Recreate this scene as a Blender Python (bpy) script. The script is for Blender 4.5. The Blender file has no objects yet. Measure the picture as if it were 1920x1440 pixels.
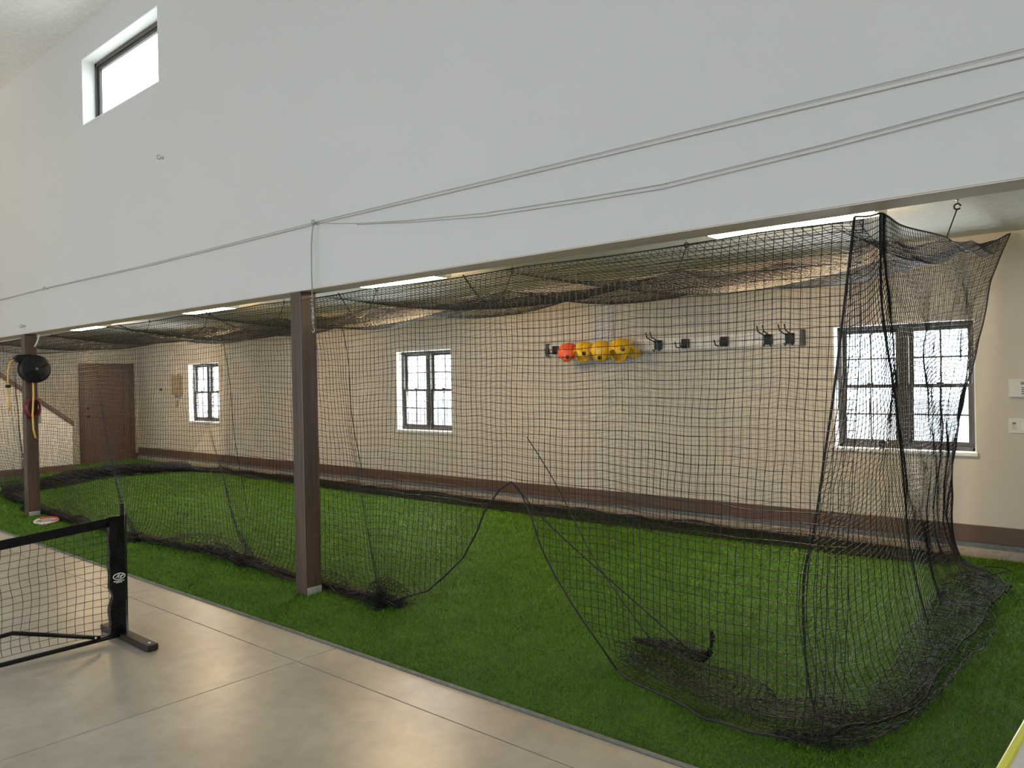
import bpy, bmesh, math, random
import numpy as np
from mathutils import Vector, Matrix

rng = np.random.default_rng(7)
random.seed(7)
S = bpy.context.scene
COL = S.collection

# ------------------------------------------------------------------ camera
CAM_H = 1.62
cam_d = bpy.data.cameras.new('camera')
cam_d.sensor_width = 36.0
cam_d.lens = 36.0 * 1442.0 / 1920.0
cam_d.clip_start = 0.02
cam = bpy.data.objects.new('camera', cam_d)
COL.objects.link(cam)
right = Vector((0.75990396, 0.64975231, -0.01918094))
up = -Vector((-0.01171857, -0.01580947, -0.99980635))
back = -Vector((-0.64992972, 0.75998158, -0.00439951))
cam.matrix_world = Matrix(((right.x, up.x, back.x, 0), (right.y, up.y, back.y, 0),
                           (right.z, up.z, back.z, CAM_H), (0, 0, 0, 1)))
S.camera = cam

# ------------------------------------------------------------------ world, lights, exposure
S.view_settings.view_transform = 'Standard'
S.view_settings.look = 'None'
S.view_settings.gamma = 1.0
S.view_settings.use_curve_mapping = False
S.view_settings.exposure = 0.85
S.cycles.max_bounces = 8
S.cycles.diffuse_bounces = 5
S.cycles.glossy_bounces = 4
S.cycles.transparent_max_bounces = 32
S.cycles.sample_clamp_indirect = 6.0
S.cycles.caustics_reflective = False
S.cycles.caustics_refractive = False

world = bpy.data.worlds.new('world')
S.world = world
world.use_nodes = True
bg = world.node_tree.nodes['Background']
bg.inputs[0].default_value = (0.81, 0.91, 1.0, 1)
bg.inputs[1].default_value = 4.4

LAMP_W = 34.0           # strip light diffuser emission
LAMP_COL = (1.0, 0.71, 0.39)


def area_light(name, loc, rot, sx, sy, power, col):
    l = bpy.data.lights.new(name, 'AREA')
    l.shape = 'RECTANGLE'
    l.size, l.size_y = sx, sy
    l.energy = power
    l.color = col
    o = bpy.data.objects.new(name, l)
    o.location = loc
    o.rotation_euler = rot
    COL.objects.link(o)
    return o


# daylight through the glazed doors of the wall behind the camera (openings built below)
DOORS_X = (-12.0, -7.6, -2.4, 2.8)
for dx in DOORS_X:
    area_light('door_daylight', (dx, -6.9, 1.35), (math.radians(90), 0, 0), 2.6, 2.1, 32, (0.80, 0.91, 1.0))
# daylight through the near windows of the long wall and the clerestory
for wx in (-14.83, -8.35, -1.89):
    area_light('window_daylight', (wx, 8.03, 1.5), (math.radians(-90), 0, 0), 1.15, 1.15, 55, (0.92, 0.96, 1.0))

# ------------------------------------------------------------------ helpers


def link(o, parent=None):
    COL.objects.link(o)
    if parent is not None:
        o.parent = parent
    return o


def tag(o, label=None, cat=None, group=None, kind=None):
    if label:
        o['label'] = label
    if cat:
        o['category'] = cat
    if group:
        o['group'] = group
    if kind:
        o['kind'] = kind
    return o


def empty(name, loc, label=None, cat=None, group=None, kind=None, rot=(0, 0, 0)):
    o = bpy.data.objects.new(name, None)
    o.location = loc
    o.rotation_euler = rot
    o.empty_display_size = 0.1
    COL.objects.link(o)
    return tag(o, label, cat, group, kind)


class MB:
    """collects verts and faces for one mesh"""

    def __init__(self):
        self.v, self.f = [], []

    def box(self, x0, x1, y0, y1, z0, z1):
        n = len(self.v)
        self.v += [(x0, y0, z0), (x1, y0, z0), (x1, y1, z0), (x0, y1, z0),
                   (x0, y0, z1), (x1, y0, z1), (x1, y1, z1), (x0, y1, z1)]
        self.f += [tuple(n + i for i in q) for q in ((0, 3, 2, 1), (4, 5, 6, 7), (0, 1, 5, 4), (1, 2, 6, 5), (2, 3, 7, 6), (3, 0, 4, 7))]
        return self

    def prism(self, poly, axis, a0, a1):
        """poly: list of 2D points, extruded along axis ('x','y','z') from a0 to a1"""
        n = len(self.v)
        m = len(poly)

        def mk(p, a):
            return {'x': (a, p[0], p[1]), 'y': (p[0], a, p[1]), 'z': (p[0], p[1], a)}[axis]
        self.v += [mk(p, a0) for p in poly] + [mk(p, a1) for p in poly]
        self.f += [tuple(n + i for i in range(m)), tuple(n + m + i for i in reversed(range(m)))]
        for i in range(m):
            j = (i + 1) % m
            self.f.append((n + i, n + m + i, n + m + j, n + j))
        return self

    def tube(self, pts, r, seg=6, closed=False, cap=True):
        pts = [Vector(p) for p in pts]
        m = len(pts)
        rs = r if isinstance(r, (list, tuple)) else [r] * m
        n = len(self.v)
        ref = None
        for i, p in enumerate(pts):
            if closed:
                t = pts[(i + 1) % m] - pts[i - 1]
            else:
                t = pts[min(i + 1, m - 1)] - pts[max(i - 1, 0)]
            if t.length < 1e-9:
                t = Vector((0, 0, 1))
            t.normalize()
            if ref is None:
                ref = Vector((0, 0, 1)) if abs(t.z) < 0.9 else Vector((1, 0, 0))
            a = t.cross(ref)
            if a.length < 1e-6:
                a = t.orthogonal()
            a.normalize()
            b = t.cross(a).normalized()
            ref = a.cross(t).normalized()
            for k in range(seg):
                th = 2 * math.pi * k / seg
                q = p + (a * math.cos(th) + b * math.sin(th)) * rs[i]
                self.v.append(tuple(q))
        rng_ = range(m) if closed else range(m - 1)
        for i in rng_:
            j = (i + 1) % m
            for k in range(seg):
                l = (k + 1) % seg
                self.f.append((n + i * seg + k, n + i * seg + l, n + j * seg + l, n + j * seg + k))
        if cap and not closed:
            self.f.append(tuple(n + k for k in reversed(range(seg))))
            self.f.append(tuple(n + (m - 1) * seg + k for k in range(seg)))
        return self

    def lathe(self, prof, c, axis='z', seg=24):
        """prof: list of (radius, height) revolved about axis through c"""
        n = len(self.v)
        for (r, h) in prof:
            for k in range(seg):
                th = 2 * math.pi * k / seg
                a, b = r * math.cos(th), r * math.sin(th)
                if axis == 'z':
                    q = (c[0] + a, c[1] + b, c[2] + h)
                elif axis == 'x':
                    q = (c[0] + h, c[1] + a, c[2] + b)
                else:
                    q = (c[0] + b, c[1] + h, c[2] + a)
                self.v.append(q)
        for i in range(len(prof) - 1):
            for k in range(seg):
                l = (k + 1) % seg
                self.f.append((n + i * seg + k, n + i * seg + l, n + (i + 1) * seg + l, n + (i + 1) * seg + k))
        self.f.append(tuple(n + k for k in reversed(range(seg))))
        self.f.append(tuple(n + (len(prof) - 1) * seg + k for k in range(seg)))
        return self

    def mesh(self, name, bevel=0.0, smooth=False, bseg=2):
        me = bpy.data.meshes.new(name)
        me.from_pydata(self.v, [], self.f)
        bm = bmesh.new()
        bm.from_mesh(me)
        bmesh.ops.recalc_face_normals(bm, faces=bm.faces)
        if bevel > 0:
            ed = [e for e in bm.edges if len(e.link_faces) == 2 and e.calc_face_angle(0) > 0.6]
            bmesh.ops.bevel(bm, geom=ed, offset=bevel, segments=bseg, profile=0.5, affect='EDGES', clamp_overlap=True)
        bm.to_mesh(me)
        bm.free()
        if smooth:
            me.polygons.foreach_set('use_smooth', [True] * len(me.polygons))
        return me

    def build(self, name, m, parent=None, bevel=0.0, smooth=False):
        me = self.mesh(name, bevel, smooth)
        me.materials.append(m)
        return link(bpy.data.objects.new(name, me), parent)


def arc(c, r, a0, a1, n, plane='xz'):
    out = []
    for i in range(n + 1):
        t = math.radians(a0 + (a1 - a0) * i / n)
        a, b = r * math.cos(t), r * math.sin(t)
        out.append({'xz': (c[0] + a, c[1], c[2] + b), 'yz': (c[0], c[1] + a, c[2] + b), 'xy': (c[0] + a, c[1] + b, c[2])}[plane])
    return out


# ------------------------------------------------------------------ materials


def mat(name, col, rough=0.6, metal=0.0, var=0.0, vscale=5.0, bump=0.0, bscale=60.0, spec=0.5, emit=None, estr=0.0,
        col2=None, stretch=None, coat=0.0):
    m = bpy.data.materials.new(name)
    m.use_nodes = True
    nt = m.node_tree
    b = nt.nodes['Principled BSDF']
    b.inputs['Base Color'].default_value = (*col, 1)
    b.inputs['Roughness'].default_value = rough
    b.inputs['Metallic'].default_value = metal
    b.inputs['Specular IOR Level'].default_value = spec
    if coat:
        b.inputs['Coat Weight'].default_value = coat
        b.inputs['Coat Roughness'].default_value = 0.25
    if emit:
        b.inputs['Emission Color'].default_value = (*emit, 1)
        b.inputs['Emission Strength'].default_value = estr
    if var > 0 or bump > 0 or col2:
        tc = nt.nodes.new('ShaderNodeTexCoord')
        mp = nt.nodes.new('ShaderNodeMapping')
        nt.links.new(tc.outputs['Object'], mp.inputs['Vector'])
        if stretch:
            mp.inputs['Scale'].default_value = stretch
    if var > 0 or col2:
        nz = nt.nodes.new('ShaderNodeTexNoise')
        nz.inputs['Scale'].default_value = vscale
        nz.inputs['Detail'].default_value = 6
        nt.links.new(mp.outputs[0], nz.inputs['Vector'])
        rp = nt.nodes.new('ShaderNodeValToRGB')
        rp.color_ramp.elements[0].position = 0.3
        rp.color_ramp.elements[1].position = 0.7
        c2 = col2 if col2 else tuple(min(1, c * (1 + var)) for c in col)
        c1 = col if col2 else tuple(c * (1 - var) for c in col)
        rp.color_ramp.elements[0].color = (*c1, 1)
        rp.color_ramp.elements[1].color = (*c2, 1)
        nt.links.new(nz.outputs['Fac'], rp.inputs['Fac'])
        nt.links.new(rp.outputs['Color'], b.inputs['Base Color'])
    if bump > 0:
        n2 = nt.nodes.new('ShaderNodeTexNoise')
        n2.inputs['Scale'].default_value = bscale
        n2.inputs['Detail'].default_value = 4
        nt.links.new(mp.outputs[0], n2.inputs['Vector'])
        bp = nt.nodes.new('ShaderNodeBump')
        bp.inputs['Strength'].default_value = bump
        bp.inputs['Distance'].default_value = 0.01
        nt.links.new(n2.outputs['Fac'], bp.inputs['Height'])
        nt.links.new(bp.outputs['Normal'], b.inputs['Normal'])
    return m


M = {}
M['wall'] = mat('greige_wall_paint', (0.615, 0.575, 0.525), 0.75, bump=0.08, bscale=90, var=0.015, vscale=1.5)
M['upper_wall'] = mat('light_greige_wall_paint', (0.60, 0.585, 0.56), 0.7, bump=0.05, bscale=80, var=0.015, vscale=1.0)
M['soffit'] = mat('tan_soffit_paint', (0.66, 0.545, 0.44), 0.7, bump=0.04, bscale=80)
M['ceiling'] = mat('knockdown_ceiling', (0.87, 0.845, 0.785), 0.85, bump=0.6, bscale=22, var=0.05, vscale=18)
M['white_trim'] = mat('white_reveal_paint', (0.83, 0.82, 0.78), 0.5, bump=0.03, bscale=60)
M['brown_trim'] = mat('brown_baseboard_paint', (0.115, 0.068, 0.044), 0.45, var=0.08, vscale=3)
M['door'] = mat('brown_door_paint', (0.165, 0.096, 0.060), 0.45, var=0.06, vscale=4, bump=0.06, bscale=40, stretch=(1, 1, 0.08))
M['bronze'] = mat('dark_bronze_frame', (0.052, 0.045, 0.036), 0.45, var=0.08, vscale=8)
M['concrete_curb'] = mat('curb_concrete', (0.36, 0.32, 0.275), 0.9, var=0.16, vscale=25, bump=0.5, bscale=70)
M['sill_plate'] = mat('bluish_sill_plate', (0.13, 0.15, 0.165), 0.8, var=0.25, vscale=30)
M['dark_gap'] = mat('dark_joint_filler', (0.05, 0.042, 0.035), 0.9)
M['netting'] = mat('black_nylon_twine', (0.009, 0.008, 0.010), 0.45, spec=0.32)
M['rope'] = mat('black_braided_rope', (0.012, 0.011, 0.013), 0.7, bump=0.3, bscale=200)
M['black'] = mat('black_plastic', (0.009, 0.010, 0.012), 0.42, spec=0.3, var=0.1, vscale=20)
M['vinyl'] = mat('black_vinyl_sleeve', (0.006, 0.006, 0.008), 0.25, bump=0.6, bscale=16, spec=0.3)
M['tube'] = mat('black_powder_coat', (0.007, 0.007, 0.008), 0.35, spec=0.3)
M['steel'] = mat('galvanised_steel', (0.52, 0.53, 0.53), 0.35, metal=0.9, var=0.12, vscale=40)
M['cable'] = mat('steel_wire_rope', (0.36, 0.35, 0.33), 0.45, metal=0.1)
M['bracket'] = mat('galvanised_bracket', (0.55, 0.57, 0.57), 0.5, metal=0.5, var=0.2, vscale=50)
M['white_plastic'] = mat('white_plastic', (0.74, 0.73, 0.70), 0.4)
M['ivory'] = mat('ivory_plastic', (0.62, 0.57, 0.46), 0.45)
M['rail'] = mat('pale_rail', (0.80, 0.77, 0.76), 0.4)
M['grey_cap'] = mat('grey_end_cap', (0.07, 0.075, 0.065), 0.5)
M['panel'] = mat('pale_grey_panel', (0.55, 0.56, 0.58), 0.5)
M['box_tan'] = mat('tan_metal_box', (0.36, 0.29, 0.19), 0.5)
M['yellow_shell'] = mat('glossy_yellow_shell', (0.86, 0.50, 0.015), 0.3, var=0.06, vscale=10)
M['orange_shell'] = mat('glossy_orange_shell', (0.90, 0.115, 0.02), 0.3, var=0.06, vscale=10)
M['hole'] = mat('ear_hole_shade', (0.02, 0.015, 0.012), 0.9)  # near-black colour standing in for shade inside the ear holes
M['yellow_hose'] = mat('yellow_rubber_hose', (0.78, 0.47, 0.10), 0.45)
M['maroon'] = mat('maroon_cord', (0.15, 0.012, 0.014), 0.35)
M['pale_blue'] = mat('pale_blue_plastic', (0.42, 0.49, 0.52), 0.5)
M['red'] = mat('red_lacquer', (0.62, 0.07, 0.03), 0.35)
M['yellow_edge'] = mat('bright_yellow_edging', (0.94, 0.93, 0.10), 0.3)
M['tabletop'] = mat('off_white_laminate', (0.86, 0.84, 0.83), 0.3, var=0.02, vscale=6)
M['housing'] = mat('white_enamel_housing', (0.80, 0.79, 0.75), 0.4)
M['diffuser'] = mat('lit_acrylic_diffuser', (0.9, 0.88, 0.82), 0.4, emit=LAMP_COL, estr=LAMP_W)
M['uplight'] = mat('added_uplight_diffuser', (0.9, 0.88, 0.82), 0.4, emit=(1.0, 0.82, 0.55), estr=45.0)  # glow of the added off-view lamp
M['lcd'] = mat('dark_lcd', (0.03, 0.035, 0.03), 0.2)
M['stucco'] = mat('outside_ground', (0.42, 0.40, 0.38), 0.9, var=0.1, vscale=2)
M['roof'] = mat('pale_metal_roof', (0.74, 0.72, 0.66), 0.6, var=0.05, vscale=3)
M['edging'] = mat('grey_turf_edging', (0.16, 0.165, 0.14), 0.7, var=0.25, vscale=30)


def wood_post_material():
    m = bpy.data.materials.new('dark_stained_post_wood')
    m.use_nodes = True
    nt = m.node_tree
    b = nt.nodes['Principled BSDF']
    tc = nt.nodes.new('ShaderNodeTexCoord')
    mp = nt.nodes.new('ShaderNodeMapping')
    mp.inputs['Scale'].default_value = (22, 22, 0.9)
    nz = nt.nodes.new('ShaderNodeTexNoise')
    nz.inputs['Scale'].default_value = 1.6
    nz.inputs['Detail'].default_value = 8
    nz.inputs['Distortion'].default_value = 0.6
    rp = nt.nodes.new('ShaderNodeValToRGB')
    rp.color_ramp.elements[0].position = 0.25
    rp.color_ramp.elements[0].color = (0.046, 0.029, 0.022, 1)
    rp.color_ramp.elements[1].position = 0.8
    rp.color_ramp.elements[1].color = (0.135, 0.084, 0.064, 1)
    bp = nt.nodes.new('ShaderNodeBump')
    bp.inputs['Strength'].default_value = 0.12
    bp.inputs['Distance'].default_value = 0.004
    L = nt.links.new
    L(tc.outputs['Object'], mp.inputs[0])
    L(mp.outputs[0], nz.inputs['Vector'])
    L(nz.outputs['Fac'], rp.inputs['Fac'])
    L(rp.outputs['Color'], b.inputs['Base Color'])
    L(nz.outputs['Fac'], bp.inputs['Height'])
    L(bp.outputs['Normal'], b.inputs['Normal'])
    b.inputs['Roughness'].default_value = 0.36
    return m


def concrete_material():
    m = bpy.data.materials.new('polished_concrete')
    m.use_nodes = True
    nt = m.node_tree
    L = nt.links.new
    b = nt.nodes['Principled BSDF']
    geo = nt.nodes.new('ShaderNodeNewGeometry')

    def noise(scale, detail, dist=0.0):
        n = nt.nodes.new('ShaderNodeTexNoise')
        n.inputs['Scale'].default_value = scale
        n.inputs['Detail'].default_value = detail
        n.inputs['Distortion'].default_value = dist
        L(geo.outputs['Position'], n.inputs['Vector'])
        return n

    def ramp(src, stops):
        r = nt.nodes.new('ShaderNodeValToRGB')
        e = r.color_ramp.elements
        e[0].position, e[0].color = stops[0][0], (*stops[0][1], 1)
        e[1].position, e[1].color = stops[1][0], (*stops[1][1], 1)
        L(src, r.inputs['Fac'])
        return r
    big = ramp(noise(1.1, 5, 0.8).outputs['Fac'], [(0.32, (0.40, 0.365, 0.31)), (0.7, (0.53, 0.495, 0.435))])
    fine = ramp(noise(9, 8, 0.5).outputs['Fac'], [(0.3, (0.86, 0.86, 0.86)), (0.7, (1.06, 1.06, 1.06))])
    mx = nt.nodes.new('ShaderNodeMix')
    mx.data_type = 'RGBA'
    mx.blend_type = 'MULTIPLY'
    mx.inputs[0].default_value = 1.0
    L(big.outputs['Color'], mx.inputs[6])
    L(fine.outputs['Color'], mx.inputs[7])
    # damp stains with their own outline
    st = ramp(noise(1.35, 3, 0.3).outputs['Fac'], [(0.66, (1, 1, 1)), (0.72, (0.72, 0.71, 0.69))])
    mx2 = nt.nodes.new('ShaderNodeMix')
    mx2.data_type = 'RGBA'
    mx2.blend_type = 'MULTIPLY'
    mx2.inputs[0].default_value = 0.35
    L(mx.outputs[2], mx2.inputs[6])
    L(st.outputs['Color'], mx2.inputs[7])
    L(mx2.outputs[2], b.inputs['Base Color'])
    rr = ramp(noise(3, 6, 0.4).outputs['Fac'], [(0.3, (0.285, 0.285, 0.285)), (0.7, (0.35, 0.35, 0.35))])
    L(rr.outputs['Color'], b.inputs['Roughness'])
    bp = nt.nodes.new('ShaderNodeBump')
    bp.inputs['Strength'].default_value = 0.05
    bp.inputs['Distance'].default_value = 0.01
    L(noise(14, 5).outputs['Fac'], bp.inputs['Height'])
    L(bp.outputs['Normal'], b.inputs['Normal'])
    b.inputs['Specular IOR Level'].default_value = 0.6
    return m


def turf_material(name, c1, c2, bump):
    m = bpy.data.materials.new(name)
    m.use_nodes = True
    nt = m.node_tree
    L = nt.links.new
    b = nt.nodes['Principled BSDF']
    geo = nt.nodes.new('ShaderNodeNewGeometry')
    n1 = nt.nodes.new('ShaderNodeTexNoise')
    n1.inputs['Scale'].default_value = 190
    n1.inputs['Detail'].default_value = 3
    L(geo.outputs['Position'], n1.inputs['Vector'])
    n2 = nt.nodes.new('ShaderNodeTexNoise')
    n2.inputs['Scale'].default_value = 3.5
    n2.inputs['Detail'].default_value = 4
    L(geo.outputs['Position'], n2.inputs['Vector'])
    add = nt.nodes.new('ShaderNodeMath')
    add.operation = 'MULTIPLY_ADD'
    add.inputs[1].default_value = 0.75
    L(n1.outputs['Fac'], add.inputs[0])
    sc = nt.nodes.new('ShaderNodeMath')
    sc.operation = 'MULTIPLY'
    sc.inputs[1].default_value = 0.25
    L(n2.outputs['Fac'], sc.inputs[0])
    L(sc.outputs[0], add.inputs[2])
    r = nt.nodes.new('ShaderNodeValToRGB')
    r.color_ramp.elements[0].position = 0.33
    r.color_ramp.elements[0].color = (*c1, 1)
    r.color_ramp.elements[1].position = 0.68
    r.color_ramp.elements[1].color = (*c2, 1)
    L(add.outputs[0], r.inputs['Fac'])
    L(r.outputs['Color'], b.inputs['Base Color'])
    b.inputs['Roughness'].default_value = 0.65
    b.inputs['Specular IOR Level'].default_value = 0.25
    if bump:
        bp = nt.nodes.new('ShaderNodeBump')
        bp.inputs['Strength'].default_value = bump
        bp.inputs['Distance'].default_value = 0.02
        L(n1.outputs['Fac'], bp.inputs['Height'])
        L(bp.outputs['Normal'], b.inputs['Normal'])
    return m


def glass_material():
    m = bpy.data.materials.new('clear_window_glass')
    m.use_nodes = True
    nt = m.node_tree
    nt.nodes.remove(nt.nodes['Principled BSDF'])
    out = nt.nodes['Material Output']
    tr = nt.nodes.new('ShaderNodeBsdfTransparent')
    tr.inputs[0].default_value = (0.93, 0.95, 0.95, 1)
    gl = nt.nodes.new('ShaderNodeBsdfGlossy')
    gl.inputs['Roughness'].default_value = 0.03
    mix = nt.nodes.new('ShaderNodeMixShader')
    mix.inputs[0].default_value = 0.06
    nt.links.new(tr.outputs[0], mix.inputs[1])
    nt.links.new(gl.outputs[0], mix.inputs[2])
    nt.links.new(mix.outputs[0], out.inputs['Surface'])
    return m


M['post'] = wood_post_material()
M['concrete'] = concrete_material()
M['turf'] = turf_material('turf_backing', (0.020, 0.066, 0.003), (0.068, 0.18, 0.008), 0.8)
M['blade'] = turf_material('turf_blades', (0.052, 0.150, 0.005), (0.160, 0.36, 0.020), 0)
M['glass'] = glass_material()

# ------------------------------------------------------------------ dimensions
YW, YB0, YB1 = 7.75, 3.42, 3.62         # long wall, beam wall front and back
ZB, ZC, ZU = 2.34, 2.81, 5.63           # beam underside, bay ceiling, tall-room ceiling
XL, XR, YBK = -17.8, 5.0, -7.0
TURF_Y = 2.885


def wall_with_holes(mb, a0, a1, z0, z1, y0, y1, holes):
    """boxes along x between a0..a1 leaving holes (x0,x1,z0,z1)"""
    xs = a0
    for (h0, h1, w0, w1) in sorted(holes):
        mb.box(xs, h0, y0, y1, z0, z1)
        if w0 > z0:
            mb.box(h0, h1, y0, y1, z0, w0)
        if w1 < z1:
            mb.box(h0, h1, y0, y1, w1, z1)
        xs = h1
    mb.box(xs, a1, y0, y1, z0, z1)


# ------------------------------------------------------------------ the setting
fl = tag(MB().box(XL, XR, YBK, TURF_Y - 0.02, -0.06, -0.012).build('floor', M['dark_gap']), 'polished beige concrete floor with saw-cut joints', None, None, 'structure')
xj = [XL, -15.68, -13.33, -10.97, -8.62, -6.26, -3.905, -1.55, 0.81, 3.16, XR]
yj = [YBK, -4.6, -2.2, 0.19, 2.58, TURF_Y - 0.022]
for i in range(len(xj) - 1):
    for j in range(len(yj) - 1):
        g = 0.0035
        MB().box(xj[i] + g, xj[i + 1] - g, yj[j] + g, yj[j + 1] - (g if j < 4 else 0), -0.02, 0.0).build('slab', M['concrete'], fl, bevel=0.0015)

turf = tag(MB().box(XL, XR, TURF_Y, 7.69, -0.06, 0.004).build('floor_turf', M['turf']), 'green artificial turf strip beside the concrete floor', None, None, 'structure')
MB().box(XL, XR, TURF_Y - 0.018, TURF_Y - 0.004, -0.05, 0.012).build('edging_strip', M['edging'], turf)

holes = [(-15.44, -14.20, 0.90, 2.095), (-8.94, -7.75, 0.90, 2.095), (-2.495, -1.29, 0.90, 2.09)]
mb = MB()
wall_with_holes(mb, XL - 0.2, XR + 0.2, 0.10, ZC + 0.5, YW, YW + 0.27, holes)
wall_far = tag(mb.build('wall_far', M['wall']), 'long tan painted wall with three windows', None, None, 'structure')

mb = MB()
wall_with_holes(mb, XL - 0.2, XR + 0.2, ZB, ZU + 0.3, YB0, YB1, [(-9.08, -7.26, 4.52, 5.25)])
wall_upper = tag(mb.build('wall_upper', M['upper_wall']), 'tall light grey wall carried on the posts above the turf bay', None, None, 'structure')
# painted underside of the carried wall
tag(MB().box(XL, XR, YB0 + 0.004, YB1 - 0.004, ZB - 0.006, ZB - 0.0005).build('trim_1', M['soffit']), 'beige painted underside of the carried wall', None, None, 'structure')

mb = MB()
mb.box(XL - 0.2, XL, YB1, YW + 0.3, -0.06, ZC + 0.4)
mb.box(XL - 0.2, XL, YBK - 0.2, YB1, -0.06, ZU + 0.3)
tag(mb.build('wall_left', M['wall']), 'tan painted end wall holding the brown door', None, None, 'structure')
mb = MB()
mb.box(XR, XR + 0.2, YB1, YW + 0.3, -0.06, ZC + 0.4)
mb.box(XR, XR + 0.2, YBK - 0.2, YB1, -0.06, ZU + 0.3)
tag(mb.build('wall_right', M['wall']), 'tan painted end wall behind the viewer on the right', None, None, 'structure')
mb = MB()
wall_with_holes(mb, XL - 0.2, XR + 0.2, -0.06, ZU + 0.3, YBK - 0.2, YBK, [(d - 1.3, d + 1.3, 0.25, 2.45) for d in DOORS_X])
tag(mb.build('wall_back', M['upper_wall']), 'light grey wall behind the viewer with glazed openings', None, None, 'structure')
tag(MB().box(XL, XR, YB1, YW, ZC, ZC + 0.12).build('ceiling', M['ceiling']), 'low textured ceiling over the turf bay', None, None, 'structure')
tag(MB().box(XL - 0.2, XR + 0.2, YBK - 0.2, YB0, ZU, ZU + 0.2).build('ceiling_upper', M['ceiling']), 'high textured ceiling of the tall room', None, None, 'structure')
tag(MB().prism([(YB1, 3.9), (YW + 0.7, 3.25), (YW + 0.7, 3.15), (YB1, 3.8)], 'x', XL, XR).build('roof', M['roof']), 'lean-to roof of the low bay', None, None, 'structure')
tag(MB().box(-60, 40, YW + 0.4, 60, -0.5, -0.3).build('ground_outside', M['stucco']), 'bright ground outside the windows', None, None, 'structure')

curb = tag(MB().box(XL, XR, 7.685, YW + 0.2, -0.05, 0.084).build('trim_2', M['concrete_curb'], bevel=0.006), 'rough concrete curb along the foot of the long wall', None, None, 'structure')
tag(MB().box(XL, XR, 7.722, YW + 0.1, 0.0845, 0.127).build('trim_3', M['sill_plate']), 'bluish grey strip above the concrete curb', None, None, 'structure')
tag(MB().box(XL, XR, 7.728, YW + 0.005, 0.129, 0.277).build('baseboard_far', M['brown_trim'], bevel=0.003), 'brown baseboard along the long wall', None, None, 'structure')
mb = MB()
mb.box(XL - 0.005, XL + 0.02, 7.645, 7.728, 0.0, 0.15)
tag(mb.build('baseboard_left', M['brown_trim']), 'short brown baseboard beside the door', None, None, 'structure')

# stair side wall with sloping cap in front of the end wall
px0 = -16.4
mb = MB()
mb.prism([(5.86, 0.0), (5.86, 0.93), (3.64, 2.68), (3.64, 0.0)], 'x', px0 - 0.12, px0)
sw = tag(mb.build('wall_stair', M['wall']), 'pale stair side wall with a sloping brown cap', None, None, 'structure')
MB().prism([(5.885, 0.905), (5.885, 0.985), (3.64, 2.75), (3.64, 2.67)], 'x', px0 - 0.15, px0 + 0.03).build('cap_rail', M['brown_trim'], sw, bevel=0.006)
MB().box(px0, px0 + 0.016, 3.64, 5.876, 0.0, 0.14).build('baseboard_stair', M['brown_trim'], sw)
MB().box(px0 - 0.12, px0, 5.86, 5.876, 0.0, 0.14).build('baseboard_stair', M['brown_trim'], sw)
for k in range(9):
    y1 = 5.6 - 0.26 * k
    MB().box(XL, px0 - 0.12, y1 - 0.26, y1, 0.0, 0.19 * (k + 1)).build('stair_step', M['brown_trim'], sw)

# door in the end wall
dr = tag(empty('door_1', (XL, 7.07, 0)), 'brown panelled door in the end wall', None, None, 'structure')


def dchild(mb, name, m, parent, bevel=0.0, smooth=False, lab=None):
    o = mb.build(name, m, parent, bevel, smooth)
    par = parent
    off = Vector((0, 0, 0))
    while par is not None:
        off += Vector(par.location)
        par = par.parent
    o.data.transform(Matrix.Translation(-off))
    if lab:
        o['label'] = lab
    return o


mb = MB()
mb.box(XL, XL + 0.05, 6.50, 6.60, 0.004, 2.165)
mb.box(XL, XL + 0.05, 7.545, 7.645, 0.004, 2.165)
mb.box(XL, XL + 0.05, 6.60, 7.545, 2.065, 2.165)
dchild(mb, 'casing', M['brown_trim'], dr, 0.004)
leaf = MB()
leaf.box(XL, XL + 0.012, 6.603, 7.542, 0.012, 2.06)
for (a, b_, c, d) in ((6.603, 6.73, 0.012, 2.06), (7.415, 7.542, 0.012, 2.06), (6.73, 7.415, 1.93, 2.06), (6.73, 7.415, 0.99, 1.16), (6.73, 7.415, 0.012, 0.25), (7.03, 7.115, 0.25, 0.99)):
    leaf.box(XL + 0.012, XL + 0.034, a, b_, c, d)
leaf_o = dchild(leaf, 'door_leaf', M['door'], dr)
for (a, b_, c, d) in ((6.77, 7.375, 1.20, 1.89), (6.77, 6.99, 0.29, 0.95), (7.155, 7.375, 0.29, 0.95)):
    dchild(MB().box(XL + 0.012, XL + 0.019, a, b_, c, d), 'panel', M['door'], dr, 0.005)
dchild(MB().lathe([(0.026, 0), (0.026, 0.008), (0.012, 0.012), (0.012, 0.035), (0.028, 0.045), (0.03, 0.06), (0.018, 0.072)], (XL + 0.034, 6.665, 1.02), 'x', 16), 'door_knob', M['black'], dr, smooth=True, lab='dark round door knob')
dchild(MB().lathe([(0.028, 0), (0.028, 0.012), (0.02, 0.02)], (XL + 0.034, 6.665, 1.20), 'x', 16), 'deadbolt', M['black'], dr, smooth=True, lab='dark round deadbolt')

# ------------------------------------------------------------------ windows


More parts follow.
